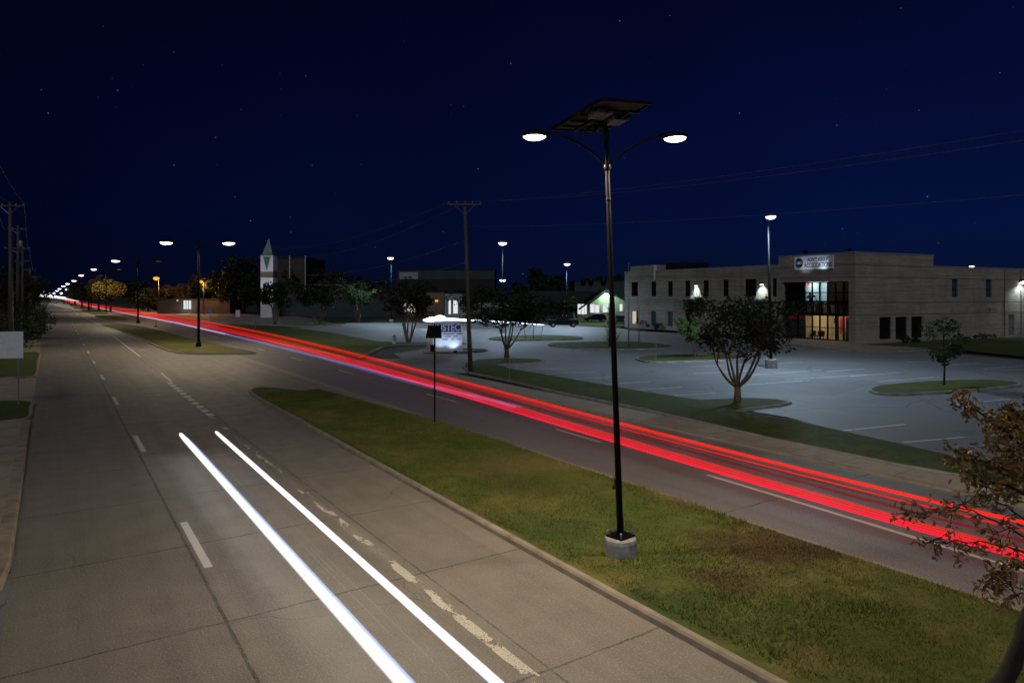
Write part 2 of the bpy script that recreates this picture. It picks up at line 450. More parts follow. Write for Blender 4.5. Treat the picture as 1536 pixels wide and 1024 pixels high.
# ------------------------------------------------------------------ world: night sky and an added fill
w = bpy.data.worlds.new('World'); SC.world = w; w.use_nodes = True
nt = w.node_tree; nt.nodes.clear()
def wn(typ, ins=None, **props):
    nd = nt.nodes.new('ShaderNode'+typ)
    for k, v in props.items(): setattr(nd, k, v)
    for k, v in (ins or {}).items():
        if isinstance(v, bpy.types.NodeSocket): nt.links.new(v, nd.inputs[k])
        else: nd.inputs[k].default_value = v
    return nd
tc = wn('TexCoord').outputs['Generated']
sp = wn('SeparateXYZ', {0: tc})
el = wn('MapRange', {'Value': sp.outputs[2], 'From Min': -.02, 'From Max': .50}).outputs[0]
az = wn('MapRange', {'Value': sp.outputs[0], 'From Min': -.75, 'From Max': .55}).outputs[0]
elc = wn('ValToRGB', {0: el})
cr = elc.color_ramp
cr.elements[0].position = 0; cr.elements[0].color = (.0017,.0046,.0175,1)
cr.elements[1].position = 1; cr.elements[1].color = (.0007,.0012,.0085,1)
e = cr.elements.new(.22); e.color = (.0011,.0044,.032,1)
e = cr.elements.new(.55); e.color = (.0010,.0028,.025,1)
azf = wn('MapRange', {'Value': az, 'To Min': .26, 'To Max': 1.12}).outputs[0]
cl = wn('TexNoise', {'Vector': tc, 'Scale': 3.0, 'Detail': 5}).outputs['Fac']
clf = wn('MapRange', {'Value': cl, 'From Min': .3, 'From Max': .7, 'To Min': .88, 'To Max': 1.12}).outputs[0]
azf = wn('Math', {0: azf, 1: 1.02}, operation='MULTIPLY').outputs[0]
fm = wn('Math', {0: azf, 1: clf}, operation='MULTIPLY').outputs[0]
sk = wn('VectorMath', {0: elc.outputs[0], 'Scale': fm}, operation='SCALE').outputs[0]
vo = wn('TexVoronoi', {'Vector': tc, 'Scale': 62.0, 'Randomness': 1.0})
near_ = wn('MapRange', {'Value': vo.outputs['Distance'], 'From Min': .055, 'From Max': .015}).outputs[0]
sb = wn('SeparateXYZ', {0: vo.outputs['Color']})
br = wn('Math', {0: sb.outputs[0], 1: 7.0}, operation='POWER').outputs[0]
stv = wn('Math', {0: wn('Math', {0: near_, 1: br}, operation='MULTIPLY').outputs[0], 1: .30}, operation='MULTIPLY').outputs[0]
stc = wn('MixRGB', {'Fac': sb.outputs[1], 'Color1': (.45,.6,1,1), 'Color2': (1,.85,.85,1)}).outputs[0]
sts = wn('VectorMath', {0: stc, 'Scale': stv}, operation='SCALE').outputs[0]
tot = wn('VectorMath', {0: sk, 1: sts}, operation='ADD').outputs[0]
bg = wn('Background', {'Color': tot, 'Strength': 1.0})
wo = wn('OutputWorld', {'Surface': bg.outputs[0]})

fill_sun = bpy.data.lights.new('night_fill', 'SUN'); fill_sun.energy = .46; fill_sun.angle = R(25); fill_sun.color = (.96,.97,1.0)  # soft fill sun, added to lift the dark areas; no moon in view
mo = bpy.data.objects.new('night_fill', fill_sun); COL.objects.link(mo)
mo.rotation_euler = Vector((.02, .80, -.62)).to_track_quat('-Z', 'Y').to_euler()
mo.location = (-40, -60, 80)

def spot(parent, loc, power, color=(1,.86,.68), size=150, blend=.7, rad=.12, name='lamp_light', aim=None):
    l = bpy.data.lights.new(name, 'SPOT'); l.energy = power; l.color = color
    l.spot_size = R(size); l.spot_blend = blend; l.shadow_soft_size = rad
    o = bpy.data.objects.new(name, l); COL.objects.link(o); o.location = loc
    if aim is not None: o.rotation_euler = (Vector(aim)).to_track_quat('-Z', 'Y').to_euler()
    if parent: o.parent = parent
    return o
def point(parent, loc, power, color, rad=.15, name='lamp_light'):
    l = bpy.data.lights.new(name, 'POINT'); l.energy = power; l.color = color; l.shadow_soft_size = rad
    o = bpy.data.objects.new(name, l); COL.objects.link(o); o.location = loc
    if parent: o.parent = parent
    return o

# ------------------------------------------------------------------ ground, road, lot
g = MB(); S = 4000
g.add([(-S,-200,-.06),(S,-200,-.06),(S,S,-.06),(-S,S,-.06)], [(0,1,2,3)])
struct('ground', g, M['soil'])

ANG = math.atan2(DU.y, DU.x)
b = MB()
us = [-45,-20,0,20,40,60,90,120,160,200,260,330,400,500,650,900,1400,2400]
L = []; Rr = []
for u in us:
    L.append((u, .62 + .0085*min(u, 400) + (.002*max(u-400, 0)), 0)); Rr.append((u, -20.9, 0))
n = len(us)
b.add(L+Rr, [(i, i+1, n+i+1, n+i) for i in range(n-1)])
road = struct('road', b, M['road']); road.rotation_euler = (0, 0, ANG)

def sheet(name, poly, z, mat):
    m = MB(); m.add([(p[0], p[1], z) for p in poly], [tuple(range(len(poly)))])
    me = m.build(name, mat)
    if me.data.polygons[0].normal.z < 0: me.data.flip_normals()
    return tag(me, kind='structure')
def ribbon(mb, pts, width, z):
    pts = [Vector((p[0], p[1])) for p in pts]; vs = []
    for i, p in enumerate(pts):
        d = (pts[min(i+1,len(pts)-1)] - pts[max(i-1,0)]).normalized(); nn = Vector((-d.y, d.x))*width/2
        vs += [(p.x+nn.x, p.y+nn.y, z), (p.x-nn.x, p.y-nn.y, z)]
    mb.add(vs, [(2*i, 2*i+1, 2*i+3, 2*i+2) for i in range(len(pts)-1)])
def kerb_mesh(pts, w_=.16, h=.14, closed=True, inner=None):
    """swept kerb profile: face, rounded top; width inward"""
    P = [Vector((p[0], p[1])) for p in pts]
    prof = [(0,0),(.012,h*.72),(.05,h),(w_,h),(w_,h-.05)]
    n = len(P); vs = []
    area = sum(P[i].x*P[(i+1)%n].y - P[(i+1)%n].x*P[i].y for i in range(n))
    sg = 1 if (area > 0) else -1
    if inner is not None: sg = inner
    for i in range(n):
        if closed: d = P[(i+1)%n] - P[i-1]
        else: d = P[min(i+1,n-1)] - P[max(i-1,0)]
        d.normalize(); nn = Vector((-d.y, d.x))*sg
        for a, z in prof: vs.append((P[i].x+nn.x*a, P[i].y+nn.y*a, z-.01))
    k = len(prof); fs = []
    for i in range(n if closed else n-1):
        j = (i+1) % n
        for q in range(k-1): fs.append((i*k+q, j*k+q, j*k+q+1, i*k+q+1))
    m = MB(); m.add(vs, fs); return m
def mound(name, poly, z, mat, rise=.0, grid=None):
    """grass surface filling a polygon, gently domed and uneven"""
    import bmesh
    bm = bmesh.new()
    vs = [bm.verts.new((p[0], p[1], z)) for p in poly]
    bm.faces.new(vs)
    bmesh.ops.triangulate(bm, faces=bm.faces[:])
    for _ in range(grid or 0):
        long = [e for e in bm.edges if e.calc_length() > 1.2]
        if not long: break
        bmesh.ops.subdivide_edges(bm, edges=long, cuts=1)
        bmesh.ops.triangulate(bm, faces=[f for f in bm.faces if len(f.verts) > 3])
    if grid:
        for v in bm.verts:
            if not v.is_boundary:
                v.co.z += rise*(.5+.9*mnoise.noise(Vector((v.co.x*.25, v.co.y*.25, 3))))
    bmesh.ops.recalc_face_normals(bm, faces=bm.faces[:])
    me = bpy.data.meshes.new(name); bm.to_mesh(me); bm.free()
    if me.polygons[0].normal.z < 0: me.flip_normals()
    me.materials.append(mat)
    me.polygons.foreach_set('use_smooth', [True]*len(me.polygons))
    o = bpy.data.objects.new(name, me); COL.objects.link(o)
    return tag(o, kind='structure')
def island(name, poly, grassmat, kerbmat, h=.14, grid=0, rise=.0, w_=.16):
    kb = kerb_mesh(poly, w_, h).build('kerb', kerbmat); tag(kb, kind='structure')
    ins = offset(poly, w_*.9)
    return mound(name, ins, h-.025, grassmat, rise, grid)

# near median and the islands beyond the gap
med = [(-22,8.35),(-8,8.3),(6,8.3),(14,8.4),(22,8.55),(30,8.7),(37,8.8),(40.2,9.0),(41.6,9.6),(41.4,10.4),(39,11.6),(35.5,12.6),(31,13.4),(26,13.75),(18,13.8),(10,13.8),(0,13.85),(-10,13.9),(-22,13.9)]
med_poly = [RD(*p)[:2] for p in spline(med, 6)]
island('median', med_poly, M['grass'], M['kerb'], .14, 7, .07)
isl2 = [(66.6,15.1),(68.5,11.6),(71.5,9.5),(80,8.9),(92,8.8),(107,8.6),(125,7.9),(147,6.9),(151,7.6),(150,9.6),(140,11.8),(120,13.2),(100,13.9),(85,14.6),(75,15.2),(69,15.9)]
island('median_island', [RD(*p)[:2] for p in spline(isl2, 5)], M['grass'], M['kerb'], .14, 4, .06)
for u0, u1, va, vb in ((170,215,9.2,13.6),(228,330,8.2,13.0),(345,520,6.5,11.5),(560,1200,3.5,9)):
    pl = [(u0,(va+vb)/2),(u0+3,va+.7),(u0+10,va),(u1-14,va-.8),(u1,va-.6),(u1+2,va+.8),(u1-4,vb-1.2),(u1-20,vb-.2),(u0+10,vb),(u0+2,vb-.9)]
    island('median_island', [RD(*p)[:2] for p in spline(pl, 4)], M['grass'], M['kerb'], .14, 0)

# left verge: sidewalk slab, driveways, lawn patches
def lv(u): return -.62 - .0085*min(u, 400)
slab = [RD(16.6,lv(16)-.16),RD(36.2,lv(36)-.16),RD(36.2,-16),RD(12,-16),RD(13.4,-2.6),RD(15.2,-1.15)]
sheet('sidewalk', slab, .128, M['walk'])
kp = [RD(15.0,-16),RD(14.0,-6),RD(14.2,-2.6),RD(14.9,-1.5),RD(15.9,-.85),RD(17.2,lv(17))] + [RD(u, lv(u)) for u in (20,24,28,32,36.2)]
tag(kerb_mesh([p[:2] for p in kp], .30, .15, False, 1).build('kerb', M['kerb']), kind='structure')
sheet('driveway', [RD(16.8,-.4),RD(-40,-.2),RD(-40,-16),RD(16.0,-16)], -.006, M['lot'])
sheet('driveway', [RD(36,-.6),RD(60,-.8),RD(60,-25),RD(36,-25)], -.01, M['walk'])
sheet('driveway', [RD(78,-1.0),RD(104,-1.2),RD(104,-30),RD(78,-30)], -.01, M['walk'])
for u0, u1 in ((36.4,44),(55.6,80),(100,175)):
    pl = [(u0,-12),(u0,-4),(u0+.1,lv(u0)-.6),(u0+.8,lv(u0)),((u0+u1)/2,lv(u0)-.003*(u1-u0)),(u1-1.6,lv(u1)),(u1-.3,lv(u1)-1.2),(u1,-5),(u1,-12)]
    pp = spline(pl, 5, False)
    island('lawn_patch', [RD(*p)[:2] for p in pp], M['lawn'], M['kerb'], .14, 0)
lw = [(176,-2.6),(240,-3.1),(400,-5),(900,-7),(900,-60),(176,-60)]
sheet('verge', [RD(*p) for p in lw], .02, M['lawn'])

# far side: sidewalk, grass verge, driveway, parking lot
sheet('sidewalk', [RD(u,v) for u,v in ((-40,20.85),(41,20.85),(43,22.2),(41.5,23.1),(30,23.0),(15,22.75),(0,22.5),(-40,22.4))], .06, M['walk'])
tag(kerb_mesh([RD(u,20.85)[:2] for u in (-40,-10,10,30,41)], .22, .085, False, -1).build('kerb', M['kerb']), kind='structure')
lotp = [G(3200,800), G(2300,858), G(1536,713), G(1425,688), G(1180,625), G(1000,596), G(800,563), G(690,560), G(620,548), G(590,530), G(690,515), G(575,514), G(420,489), G(395,487), G(420,484.5), G(700,484.5), G(870,489), G(1000,497), G(1160,515), G(1290,521), G(1400,527), G(1536,540), G(2600,600)]
sheet('parking_lot', lotp, -.004, M['lot'])
sheet('driveway', [RD(41.5,20.8),RD(56,20.8),RD(55,25.5),RD(56,30),RD(50,33),RD(44,28),RD(42.5,24.5)], .002, M['lot'])
vg = [G(2300,1000),G(1536,742),G(1430,716),G(1340,700),G(1150,660),G(960,615),G(830,589),G(760,572),G(704,560.5),G(694,552),G(697,546),G(715,541),G(760,538),G(808,540),G(818,543),G(800,546.5),G(760,547.5),G(748,549),G(775,556),G(840,567),G(930,583),G(1000,594.5),G(1050,602.5),G(1110,599),G(1165,601),G(1188,606),G(1170,610.5),G(1120,616),G(1105,619),G(1180,631),G(1300,657),G(1425,685),G(1536,712),G(2300,860)]
island('verge', [p[:2] for p in vg], M['lawn'], M['kerbgrey'], .13, 5, .05, .14)
vg2 = [RD(55.5,21.2),RD(58,21.0),RD(75,21.0),RD(100,21.4),RD(122,21.8),G(345,486.5),G(400,488.5),G(430,490.5),G(500,500),G(566,512.8),G(600,514.2),G(690,514.6),G(700,516),G(655,517.5),G(600,518.5),G(575,521)]
island('verge', [p[:2] for p in vg2], M['lawn'], M['kerbgrey'], .13, 3, .05, .14)
sheet('driveway', [RD(125,20.9),RD(230,20.9),RD(230,60),RD(125,45)], -.012, M['lot'])
sheet('driveway', [RD(200,20.9),RD(330,20.9),RD(330,34),RD(200,34)], .004, M['walk'])
def px_isl(pts, nm='grass_island'):
    return island(nm, [p[:2] for p in spline([G(*q)[:2] for q in pts], 5)], M['lawn'], M['kerbgrey'], .15, 0)
px_isl([(733,508),(760,505),(810,503.5),(850,504.5),(874,507),(862,509.5),(800,511),(750,511)])
px_isl([(822,518),(840,515),(900,513.5),(960,514),(1000,518),(1010,521.5),(985,524),(920,525),(860,523)])
px_isl([(953,539),(975,535),(1040,533),(1100,534),(1125,536.5),(1100,540.5),(1030,543.5),(975,544)])
px_isl([(1303,585.5),(1330,579),(1400,573.5),(1470,571.5),(1522,575),(1530,579.5),(1500,583.5),(1420,590),(1350,593.5),(1315,592)])
px_isl([(634,527),(655,524.5),(700,524),(730,525.5),(722,528),(680,529.5),(645,529.5)])
px_isl([(420,487.5),(470,485.6),(520,485.6),(505,488.5),(450,489.6)])
# building apron and lawns
sheet('sidewalk', [G(1140,509), G(1172,506), G(1283,514.5), G(1400,511), G(1400,524), G(1300,528), G(1250,524), G(1180,517)], .10, M['walk'])
tag(kerb_mesh([G(*p)[:2] for p in ((1400,525.5),(1300,528.5),(1250,524.5),(1180,517.5),(1140,510))], .16, .12, False, -1).build('kerb', M['kerbgrey']), kind='structure')
sheet('lawn', [G(1296,518), G(1400,512), G(1536,505.5), G(1900,500), G(1900,565), G(1536,537), G(1430,526), G(1360,521.5)], .125, M['lawn'])
sheet('lawn', [G(940,495), G(1050,497), G(1150,508), G(1140,511), G(1040,500), G(930,492), G(925,489), G(935,488)], .11, M['lawn'])
sheet('lawn', [G(866,487), G(935,490), G(940,484), G(900,480), G(868,481)], .05, M['lawn'])

# markings
d = MB()
for k in range(14):
    u0 = 2.6 + 12.3*k if k else 2.6
    v0 = 2.56
    ribbon(d, [RD(u0, v0), RD(u0+3.3, v0)], .16, .005)
ribbon(d, [RD(69.5,6.25), RD(88,6.3), RD(107,6.35)], .18, .005)
ribbon(d, [RD(150,6.6), RD(175,6.3), RD(210,5.7)], .2, .005)
for k in range(3): ribbon(d, [RD(230+k*30,5.2), RD(246+k*30,5.0)], .3, .005)
ribbon(d, [RD(79,8.0), RD(78,7.3), RD(77.4,6.9)], .2, .005)
struct('lane_markings', d, M['paint'])
d = MB()
ribbon(d, [RD(u, v) for u, v in ((2,5.72),(8,5.72),(16,5.74),(25,5.8),(34,5.85),(42,5.92))], .20, .005)
struct('worn_lane_marking', d, M['wornpaint'])
d = MB()
rb = [(u, v) for u, v in ((49.5,5.98),(46,5.95),(42,5.92))]
for k in range(11):
    u0 = 33.5 + k*1.35
    ribbon(d, [RD(u0, 5.88+.004*k), RD(u0+.8, 5.88+.004*k)], .30, .009)
ribbon(d, [RD(48.5,6.1), RD(54,6.15)], .14, .005)
struct('bay_marking', d, M['paint'])
d = MB()
ln = [(16.6,14.1),(16.45,11.5),(16.3,9),(16.1,6.1),(15.9,2),(15.8,-6)]
ribbon(d, [RD(u, v) for v, u in ln], .15, .005)
ribbon(d, [RD(22.4,17.1), RD(19.4,16.95)], .13, .005)
ribbon(d, [RD(34.4,17.2), RD(31,17.2)], .13, .005)
for k in range(6): ribbon(d, [RD(46+12.2*k,17.3), RD(49+12.2*k,17.3)], .14, .005)
struct('lane_markings', d, M['paint'])
d = MB()
segs = [(790,554.7,857,552),(805,561.5,893,557.4),(839,569.2,932,564.5),(878,578,975,572),(931,585.6,1023,580.7),(973,595.7,1073,589.4),
        (1435,606,1516,597.7),(1360,543,1399,541.7),(1428,547,1470,544.5),(1476,553.2,1536,548.5),(1476,553.7,1536,555),(1275,564,1352,558.6),
        (1319,572.3,1410,564.6),(1240,557.2,1297,553),(1035,550,1204,543),(1178,569.4,1300,561.9),(1130,562,1232,554.7),(1248,647,1358,636),(1355,663,1450,655),
        (1040,560,1130,556),(1120,577,1215,570)]
for a in segs: ribbon(d, [G(a[0],a[1]), G(a[2],a[3])], .12, .002)
struct('parking_lines', d, M['lotpaint'])
d = MB()
ribbon(d, [G(578,540.5), G(625,535), G(690,529.5)], .3, .008)
ribbon(d, [G(655,552), G(676,545.5)], .22, .008)
struct('driveway_edge', d, M['kerbgrey'])

# grass blades of the near median
def in_med(u, v):
    if u > 38.5: return False
    lo = 8.62 if u < 15 else 8.62 + (u-15)*.017
    hi = 13.62 if u < 26 else 13.62 - (u-26)*.10
    return lo < v < hi
rng = np.random.default_rng(3)
V = []; F = []
NB = 90000
cnt = 0
while cnt < NB:
    u = 1.0 + 38*rng.random()**1.35; v = 8.5 + 5.2*rng.random()
    if not in_med(u, v): continue
    p = RD(u, v)
    hN = mnoise.noise(Vector((p.x*.9, p.y*.9, 7)))
    h = (.030 + .032*rng.random())*(1 + .8*hN)*(1+u*.012); wd = (.006 + .005*rng.random())*(1+u*.05)
    a = rng.random()*2*PI; l = (rng.random()-.5)*.12; l2 = (rng.random()-.5)*.12
    z0 = .115 + .07*(.5+.9*mnoise.noise(Vector((p.x*.25, p.y*.25, 3))))
    n0 = len(V)
    V += [(p.x-math.cos(a)*wd, p.y-math.sin(a)*wd, z0-.02), (p.x+math.cos(a)*wd, p.y+math.sin(a)*wd, z0-.02), (p.x+l, p.y+l2, z0+h)]
    F.append((n0, n0+1, n0+2)); cnt += 1
gb = MB(); gb.v = V; gb.f = F
tag(gb.build('grass', M['blade']), kind='stuff')

# ------------------------------------------------------------------ light trails along the traffic lanes
ZT = .5
def track(pixels, z=ZT, deg=4, u0=-14, u1=None, n=70):
    q = [UV(G(x, y, z)) for x, y in pixels]
    uu = np.array([a[0] for a in q]); vv = np.array([a[1] for a in q])
    x = np.log(uu + 40)
    co_ = np.polyfit(x, vv, deg)
    u1 = u1 or uu.max()
    s = np.geomspace(u0+40, u1+40, n) - 40
    lo = uu.min()
    return s, np.polyval(co_, np.log(np.maximum(s, lo)+40))
xs = [94,150,206,300,360,470,537,581,620,720,931,1120,1340,1500]
ut = [446.2,457.6,464.8,480.5,490.8,510.8,527.5,540.2,553.0,578.2,630.8,676,733,774]
ub = [446.8,458.8,466.6,483.5,495.0,516.2,532.6,546.0,562.0,586.0,637.0,682,740,783]
lt = [447.2,459.3,467.4,484.3,496.4,519.0,536.6,550.0,565.6,592.0,654.0,704.6,769,816]
lb = [448.6,462.2,472.0,489.8,505.0,528.0,547.0,562.0,580.5,606.5,666.0,721,788,834]
T_ut = track(list(zip(xs, ut))); T_ub = track(list(zip(xs, ub)), u1=UV(G(94,446.2,ZT))[0])
T_lt = track(list(zip(xs, lt)), u1=UV(G(94,446.2,ZT))[0]); T_lb = track(list(zip(xs, lb)), u1=UV(G(94,446.2,ZT))[0])
def lerp_track(a, b, f): return a[0], a[1]*(1-f) + b[1]*f
clear = NT('clear_air'); clear.t.links.new(clear.n('BsdfTransparent').outputs[0], clear.out.inputs[0]); M['clear'] = clear.m
def glow_tube(mb, pts, rr, n=7): mb.tube(pts, rr, n)
def streak(parent, tr, rad, col, z, umin=-20, umax=1e9, amp=1.0, shells=((1.0,.16),(.62,.26),(.30,.30)), grow=.006):
    """one lamp's streak: nested shells, so that it is brightest along its core"""
    for k, (f, e_) in enumerate(shells):
        m = MB(); pts = []; rr = []
        for u, v in zip(*tr):
            if umin <= u <= umax:
                ed = min(1, max(.15, (umax-u)/25.0)) if umax < 1e8 else 1
                pts.append(RD(u, v, z)); rr.append(rad*f*ed*(1+max(u,0)*grow))
        m.tube(pts, rr, 8, False)
        key = ('glow', col, round(e_*amp, 3))
        if key not in M: M[key] = glowmat('red_light', col, e_*amp*.5, (1,.80,.80) if col[0] > .9 and col[1] < .1 else (1,1,1), True)
        o = m.build('streak', M[key], parent)
        o.data.materials.append(M['clear'])       # tail lights do not shine straight down
        for f_ in o.data.polygons: f_.material_index = 1 if f_.normal.z < -.25 else 0
C_R, C_P, C_O = (1.0,.010,.014), (1.0,.003,.055), (1.0,.04,.008)
ta = thing('light_trail', 'broad bright red light trail nearest the grass median', 'light trail', RD(0, 15.6, 0), 0, 'light trails of passing traffic')
tb = thing('light_trail', 'narrow orange red light trail in the far lane beside the sidewalk', 'light trail', RD(0, 17.6, 0), 0, 'light trails of passing traffic')
tcm = thing('light_trail', 'thin dim red streaks between the two bright red light trails', 'light trail', RD(0, 16.7, 0), 0, 'light trails of passing traffic')
def reparent(t):
    for c in children(t): c.matrix_parent_inverse = Matrix.Translation(-Vector(t.location))
rt = random.Random(19)
# wide soft cores, then thinner streaks of other cars at odd spacings
for f, r_, col, amp in ((.26,.032,C_R,1.5),(.48,.044,C_R,1.8),(.66,.046,C_P,1.8),(.82,.034,C_P,1.7)):
    streak(ta, lerp_track(T_lt, T_lb, f), r_, col, ZT, amp=amp)
for i in range(14):
    f = rt.uniform(.12, .95)
    streak(ta, lerp_track(T_lt, T_lb, f), rt.uniform(.006,.018), C_P if f > .6 else rt.choice((C_R, C_O)), ZT + rt.uniform(-.05,.05), amp=rt.uniform(.8,2.2))
for f, r_, col, amp in ((.34,.042,C_O,2.1),(.66,.042,C_R,2.2)):
    streak(tb, lerp_track(T_ut, T_ub, f), r_, col, ZT, amp=amp)
for i in range(6):
    f = rt.uniform(.0, 1.0)
    streak(tb, lerp_track(T_ut, T_ub, f), rt.uniform(.008,.020), rt.choice((C_R, C_O)), ZT + rt.uniform(-.05,.05), amp=rt.uniform(.6,2.0))
for f, r_, um, amp in ((.10,.020,70,1.0),(.20,.028,38,1.1),(.30,.016,200,.7),(.38,.034,34,1.0),(.52,.04,40,.15),(.60,.018,22,.7),(.74,.05,90,.18),(.87,.02,60,.5),(.08,.012,120,.6)):
    streak(tcm, lerp_track(T_ub, T_lt, f), r_, C_R, ZT + rt.uniform(-.06,.06), -20, um, amp=amp)
for t_ in (ta, tb, tcm): reparent(t_)
bl = thing('light_trail', 'faint blue white light streak under the red trails beside the asphalt', 'light trail', RD(60, 14.8, 0), 0, 'light trails of passing traffic')
bp = [(206,473.2),(300,491.8),(360,508.2),(420,521.5),(470,531.5),(540,551),(600,569.5)]
tr = track(bp, .35, 3, u0=26)
C_B, C_W = (.30,.36,.95), (.92,.82,.95)
streak(bl, tr, .07, C_B, .35, amp=1.2); streak(bl, (tr[0], tr[1]+.30), .045, C_B, .35, amp=.8); streak(bl, (tr[0], tr[1]-.2), .03, C_B, .3, amp=.8)
tr2 = track([(94,448.9),(150,462.8),(206,473.0),(260,484)], .4, 2, u0=95)
streak(bl, tr2, .09, C_W, .4, amp=1.0); streak(bl, (tr2[0], tr2[1]+.5), .06, C_W, .4, amp=.6)
reparent(bl)
def wtrail(label, v0, v1, u1, strands):
    t_ = thing('light_trail', label, 'light trail', RD(10, v0, 0), 0, 'light trails of passing traffic')
    for dv, dz, rr, col, amp, ue in strands:
        us_ = np.concatenate([np.linspace(-4, ue-3, 24), np.linspace(ue-2.8, ue-.35, 6), np.linspace(ue-.3, ue, 6)])
        for f, e_ in ((1.0,.10),(.78,.22),(.5,.5)):
            m = MB()
            pts = [RD(u, v0 + (v1-v0)*(u/u1) + dv, .7+dz) for u in us_]
            m.tube(pts, [rr*f*min(1, math.sqrt(max(.02, (ue-u)/.3))) for u in us_], 10, False)
            key = ('w', col, round(e_*amp, 3))
            if key not in M: M[key] = glowmat('white_light', col, e_*amp*.5)
            m.build('streak', M[key], t_)
    reparent(t_)
C_H, C_L, C_E = (.93,.96,1.0), (.90,.82,1.0), (.40,.60,1.0)
wtrail('thick white headlight trail in the middle of the near lane', 3.57, 3.57, 26.2,
       [(0,0,.080,C_H,2.0,26.2),(.035,-.02,.060,C_H,1.2,25.9),(-.03,.02,.052,C_H,1.0,26.0),(.11,-.02,.034,C_E,.8,25.5),(.15,-.03,.018,C_E,.5,24.6),(-.11,.03,.022,C_H,.45,25.0),(.0,.04,.012,C_E,.5,24)])
wtrail('thinner lilac white headlight trail beside the worn lane line', 4.50, 4.67, 26.2,
       [(0,0,.066,C_H,1.7,25.9),(.035,-.01,.040,C_L,.9,25.4),(-.045,.01,.036,C_L,.7,25.5),(-.09,.02,.020,C_L,.45,24.4),(.085,-.02,.016,C_L,.4,24.8)])
tf = thing('light_trail', 'hair thin faint white streaks between the two white headlight trails', 'light trail', RD(10, 4.1, 0), 0, 'light trails of passing traffic')
for v_, a0, a1, r_ in ((4.02,9,14,.004),(4.10,11.5,13.2,.006),(3.98,17,22.5,.004),(4.2,3,19,.003)):
    m = MB(); m.tube([RD(u, v_, .6) for u in np.linspace(a0, a1, 10)], [r_*math.sin(PI*(i+.5)/10) for i in range(10)], 6)
    m.build('streak', glowmat('white_light', C_H, .06), tf)
reparent(tf)
# headlight trail across the lot
lt_ = thing('light_trail', 'white headlight trail ending in a bright burst behind the lit sign', 'light trail', G(720,488), 0, 'light trails of passing traffic')
ewl = emit('white_lot_trail', (.80,.90,1.0), 3.0); ewb = emit('blue_headlight_edge', (.35,.52,1.0), .8)
m = MB()
pp = [at(662,478.2,112), at(690,479.3,111), at(720,480.8,110), at(760,483.2,109), at(800,486.2,107.5), at(816,487.2,107)]
m.tube(pp, [.26,.17,.12,.10,.09,.03], 8); m.build('streak', ewl, lt_)
m = MB(); m.tube([p + Vector((0,-.2,-.28)) for p in pp], [.05,.06,.05,.045,.04,.02], 6); m.build('streak', ewb, lt_)
m = MB(); m.ball(at(648,479,112), 1.0, .5, .42); m.ball(at(660,477.5,112), .95, .5, .5); m.ball(at(641,480,112), .7,.3,.22); m.build('headlight', M['lampcool'], lt_, True)
point(lt_, at(655,474,111), 600, (.75,.9,1), .4)
reparent(lt_)

